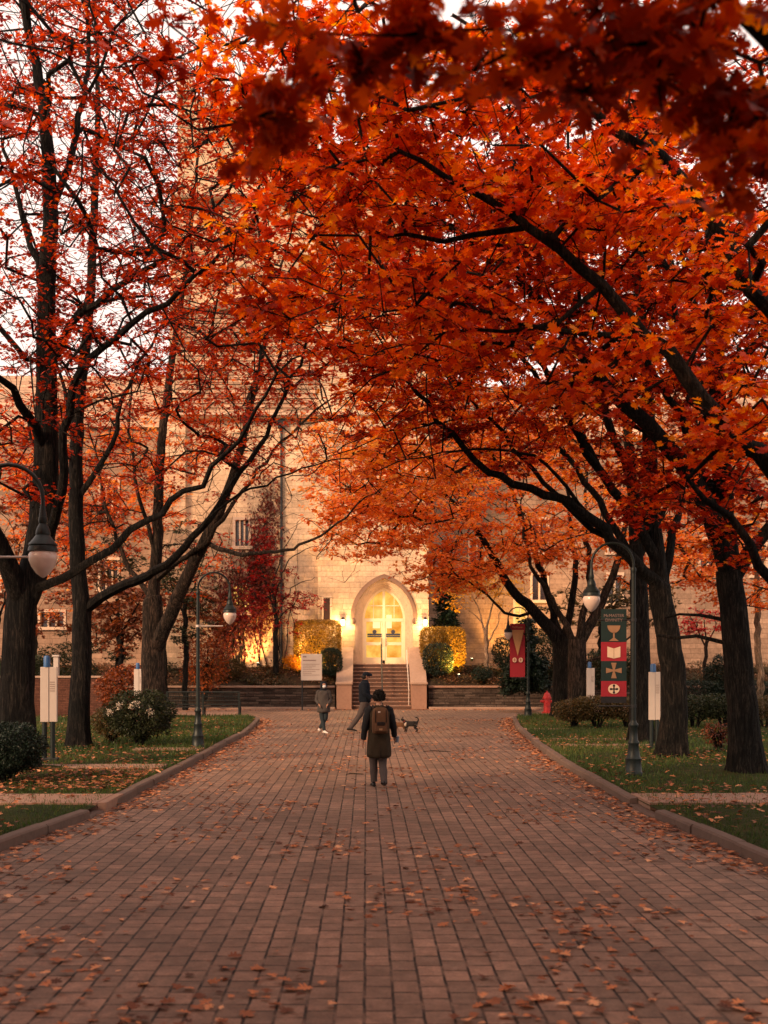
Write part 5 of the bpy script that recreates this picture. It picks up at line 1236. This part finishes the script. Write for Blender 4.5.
for S,q in (('L',-1),('R',1)):
    sleeve('sleeve',[(-.02,q*.15,1.46),J['sh'+S],J['el'+S],J['wr'+S]],[.085,.088,.07,.052],M['navy'],m2); sleeve('trouser_leg',[J['hip'+S],J['kn'+S],J['an'+S]],[.115,.085,.065],M['greytr'],m2,14)
shoe(m2,(-.50,-.1,.04),(1,0,0),M['shoe'],pitch=.12); shoe(m2,(.24,.1,0),(1,0,0),M['shoe'])
mb=MB(); mb.ell((.03,-.01,1.74),.108,.098,.085,18,10); mb.tube([(.10,-.01,1.745),(.17,-.01,1.735),(.21,-.01,1.725)],[.07,.06,.03],12,flat=.12); mb.build('cap',M['navy'],m2,True)
mb=MB(); mb.ell((-.02,-.01,1.67),.085,.09,.075,14,8); mb.build('hair',M['hair'],m2,True)

# person in grey coat with pale mask and white shoes
Y=37.2; wm=thing('person','person in grey hooded coat, pale face mask and white shoes walking toward the camera','person',(GX(323.5,Y),Y,0))
J=dict(pelvis=(0,0,.93),waist=(0,0,1.08),chest=(.0,0,1.29),neck=(.0,-.01,1.46),head=(.02,-.03,1.60),shL=(-.17,0,1.39),shR=(.17,0,1.39),elL=(-.24,.02,1.12),elR=(.23,.02,1.12),wrL=(-.15,-.13,.98),wrR=(.15,-.13,.98),
 hipL=(-.085,0,.88),hipR=(.085,0,.88),knL=(-.045,-.02,.48),knR=(.07,.0,.49),anL=(.03,-.1,.10),anR=(-.12,.14,.17),fwd=(0,-1,0))
body(wm,J); face(wm,J,(.15,-1,0))
lofted('coat',[((0,0,.68),.225,.18),((0,0,.74),.225,.18),((0,0,.95),.21,.165),((0,0,1.10),.195,.15),((0,0,1.28),.20,.15),((0,0,1.36),.205,.14),((0,0,1.42),.16,.12),((0,0,1.47),.10,.10),((0,0,1.51),.09,.09)],M['grey'],wm,22,2.3,.018)
for S,q in (('L',-1),('R',1)):
    sleeve('sleeve',[(q*.14,0,1.39),J['sh'+S],J['el'+S],J['wr'+S]],[.08,.08,.066,.055],M['grey'],wm); sleeve('trouser_leg',[J['hip'+S],J['kn'+S],J['an'+S]],[.105,.072,.055],M['teal'],wm,14)
shoe(wm,(.0,-.03,.0),(.5,-.8,0),M['shoew'],pitch=.01); shoe(wm,(-.16,.18,.08),(.1,-1,0),M['shoew'],pitch=-.12)
mb=MB(); mb.ell((.01,.02,1.615),.115,.12,.145,18,12); mb.ell((.0,.0,1.46),.135,.12,.075,18,8); mb.build('hood',M['navy'],wm,True)
mb=MB(); mb.ell((.03,-.105,1.575),.062,.045,.052,14,8); mb.build('face_mask',M['mask'],wm,True)
mb=MB(); mb.ell((.025,-.085,1.635),.06,.045,.045,14,8); mb.build('brow',M['skin'],wm,True)

# ---- dogs and leashes
def dog(label,px,Y,k,body_m,patch,face_dir,tail_up):
    t=thing('dog',label,'dog',(GX(px,Y),Y,0),0); s=face_dir
    V=[(-.20,0,.31,.085,.085),(-.05,0,.30,.095,.10),(.12,0,.31,.085,.11),(.20,0,.36,.06,.07),(.27,0,.44,.05,.05),(.31,0,.475,.06,.058),(.38,0,.455,.030,.028),(.43,0,.445,.022,.02)]
    E=[(0,1),(1,2),(2,3),(3,4),(4,5),(5,6),(6,7)]
    def leg(par,pts,y):
        p=par
        for x,z,r in pts: V.append((x,y,z,r,r)); E.append((p,len(V)-1)); p=len(V)-1
    for y in (-.065,.065):
        o_=.05 if y>0 else 0
        leg(2,[(.14+o_,.22,.035),(.13+o_,.12,.022),(.15+o_,.02,.02),(.18+o_,.015,.02)],y)
        leg(0,[(-.17-o_,.22,.045),(-.14-o_,.15,.028),(-.23-o_,.095,.018),(-.21-o_,.02,.018),(-.17-o_,.015,.02)],y)
    tl=[(-.28,.40,.03),(-.30,.48,.028),(-.25,.54,.025),(-.18,.54,.02)] if tail_up else [(-.28,.36,.025),(-.36,.38,.02),(-.42,.42,.015)]
    leg(0,tl,0)
    V=[(x*s*k,y*k,z*k,a*k,b*k) for x,y,z,a,b in V]
    skin('body',V,E,M[body_m],t,1,root=1)
    mb=MB()
    for q in (-1,1): mb.tube([(.29*s*k,q*.04*k,.52*k),(.28*s*k,q*.065*k,.57*k),(.29*s*k,q*.06*k,.53*k)],[.02*k,.012*k,.006*k],6)
    mb.build('ear',M['furb'],t,True)
    mb=MB(); mb.ell((.445*s*k,0,.452*k),.012*k,.014*k,.011*k,8,6)
    for q in (-1,1): mb.ell((.355*s*k,q*.045*k,.49*k),.009*k,.008*k,.009*k,6,5)
    mb.build('nose_and_eyes',M['hair'],t,True)
    if patch:
        mb=MB(); mb.ell((.17*s*k,0,.30*k),.075*k,.08*k,.10*k,12,8); mb.ell((.37*s*k,0,.455*k),.045*k,.036*k,.036*k,12,8); mb.ell((-.19*s*k,0,.27*k),.07*k,.085*k,.07*k,12,8); mb.build('fur_patch',M[patch],t,True)
    mb=MB(); mb.tube([(.235*s*k+.055*k*math.cos(a)*.6,.058*k*math.sin(a),.40*k+.03*k*math.cos(a)) for a in np.linspace(0,2*math.pi,12)],.008*k,5); mb.build('collar',M['red'],t,True)
    return t
d1=dog('black and cream small dog with curled tail, right of the two',410.5,37.8,.92,'furb','furw',-1,True)
d2=dog('tan small dog with low tail, nearer the walkers',400,38.1,.78,'furt',None,-1,False)
h0=Vector(m2.location)+Vector((.30,-.1,1.08))
for d,k_,lab in ((d1,1,'thin dark leash running to the black and cream dog'),(d2,.78,'thin dark leash running to the tan dog')):
    e=Vector(d.location)+Vector((-.235*k_,0,.42*k_)); mb=MB(); pts=[]
    for i in range(11):
        u=i/10; q=h0.lerp(e,u); q.z-=.22*math.sin(math.pi*u)*(1-.2*u); pts.append(q-h0)
    mb.tube(pts,.009,5); o=mb.build('dog_leash',M['darkmetal'],None,True,loc=h0); tag(o,lab,'leash')

# ================================================================ LIGHTS
for px in (343,425): ptlight((bX(px),YF-.42,4.62),190,(1,.62,.25),'wall_lamp_light',.10)
ptlight((DC,YF-.9,FZ+2.9),90,(1,.62,.28),'doorway_light',.5)
uplight(GX(312,57.8),57.8,1.65,(bX(314),59.4,2.9),1900,'ground uplight below the tall hedge left of the door',(1,.50,.07),85)
uplight(GX(459,57.8),57.8,1.65,(bX(446),59.4,3.1),2600,'ground uplight below the tall hedge right of the door',(1,.50,.07),85)
uplight(GX(258,59.8),59.8,2.25,(bX(245),61.4,4),900,'ground uplight grazing the creeper covered wall',(1,.5,.14),95)
uplight(GX(300,60.2),60.2,2.45,(bX(296),61.2,6),900,'ground uplight left of the clipped hedge, aimed up the tower',(1,.6,.25),80)
uplight(GX(472,60.5),60.5,2.5,(GX(490,66),66.4,3.0),600,'ground uplight lighting the recessed wall by the pale small tree',(1,.48,.10),95)
uplight(GX(508,64),64.0,2.5,(GX(512,66),66.4,5.0),1500,'ground uplight near the lit window behind the red banner',(1,.5,.12),90)
uplight(GX(196,54),54.0,.2,(GX(205,56),56,3.0),200,'ground uplight under the orange shrub behind the bench',(1,.5,.14),90)

SUN_EL=25; SUN_AZ=-134    # low, from the left and a little behind the camera
w=bpy.data.worlds.new('World'); sc.world=w; w.use_nodes=True; nt=w.node_tree; nt.nodes.clear()
sky=nt.nodes.new('ShaderNodeTexSky'); sky.sky_type='NISHITA'; sky.sun_disc=False; sky.sun_elevation=R(SUN_EL); sky.sun_rotation=R(SUN_AZ); sky.air_density=1.4; sky.dust_density=4
mixn=nt.nodes.new('ShaderNodeMix'); mixn.data_type='RGBA'; mixn.inputs[0].default_value=.86; mixn.inputs[7].default_value=(11.5,9.2,8.1,1)
bg=nt.nodes.new('ShaderNodeBackground'); bg.inputs[1].default_value=.135; out=nt.nodes.new('ShaderNodeOutputWorld')
nt.links.new(sky.outputs[0],mixn.inputs[6]); nt.links.new(mixn.outputs[2],bg.inputs[0]); nt.links.new(bg.outputs[0],out.inputs[0])
sl=bpy.data.lights.new('sun','SUN'); sl.energy=5.0; sl.angle=R(9); sl.color=(1,.60,.34); so=bpy.data.objects.new('sun',sl); COL.objects.link(so)
# direction toward the sun, matching the sky's rotation (0 = +Y, clockwise seen from above)
a=R(SUN_AZ); e=R(SUN_EL); dv=Vector((math.sin(a)*math.cos(e),math.cos(a)*math.cos(e),math.sin(e))); so.rotation_euler=(-dv).to_track_quat('-Z','Y').to_euler(); so.location=dv*60

# ================================================================ CAMERA
cam=bpy.data.cameras.new('camera'); co=bpy.data.objects.new('camera',cam); COL.objects.link(co); sc.camera=co
co.location=(0,0,HC); co.rotation_euler=(R(90),0,0); cam.sensor_fit='HORIZONTAL'; cam.sensor_width=36; cam.lens=36*F/768
cam.shift_x=(384-CX)/768; cam.shift_y=(HY-512)/768; cam.clip_end=3000; cam.clip_start=.1
cam.dof.use_dof=True; cam.dof.focus_distance=24; cam.dof.aperture_fstop=2.4
sc.view_settings.view_transform='Standard'; sc.view_settings.look='None'; sc.view_settings.exposure=0
sc.cycles.max_bounces=6; sc.cycles.diffuse_bounces=3; sc.cycles.glossy_bounces=2; sc.cycles.transmission_bounces=3; sc.cycles.caustics_reflective=False; sc.cycles.caustics_refractive=False
sc.render.resolution_x=768; sc.render.resolution_y=1024
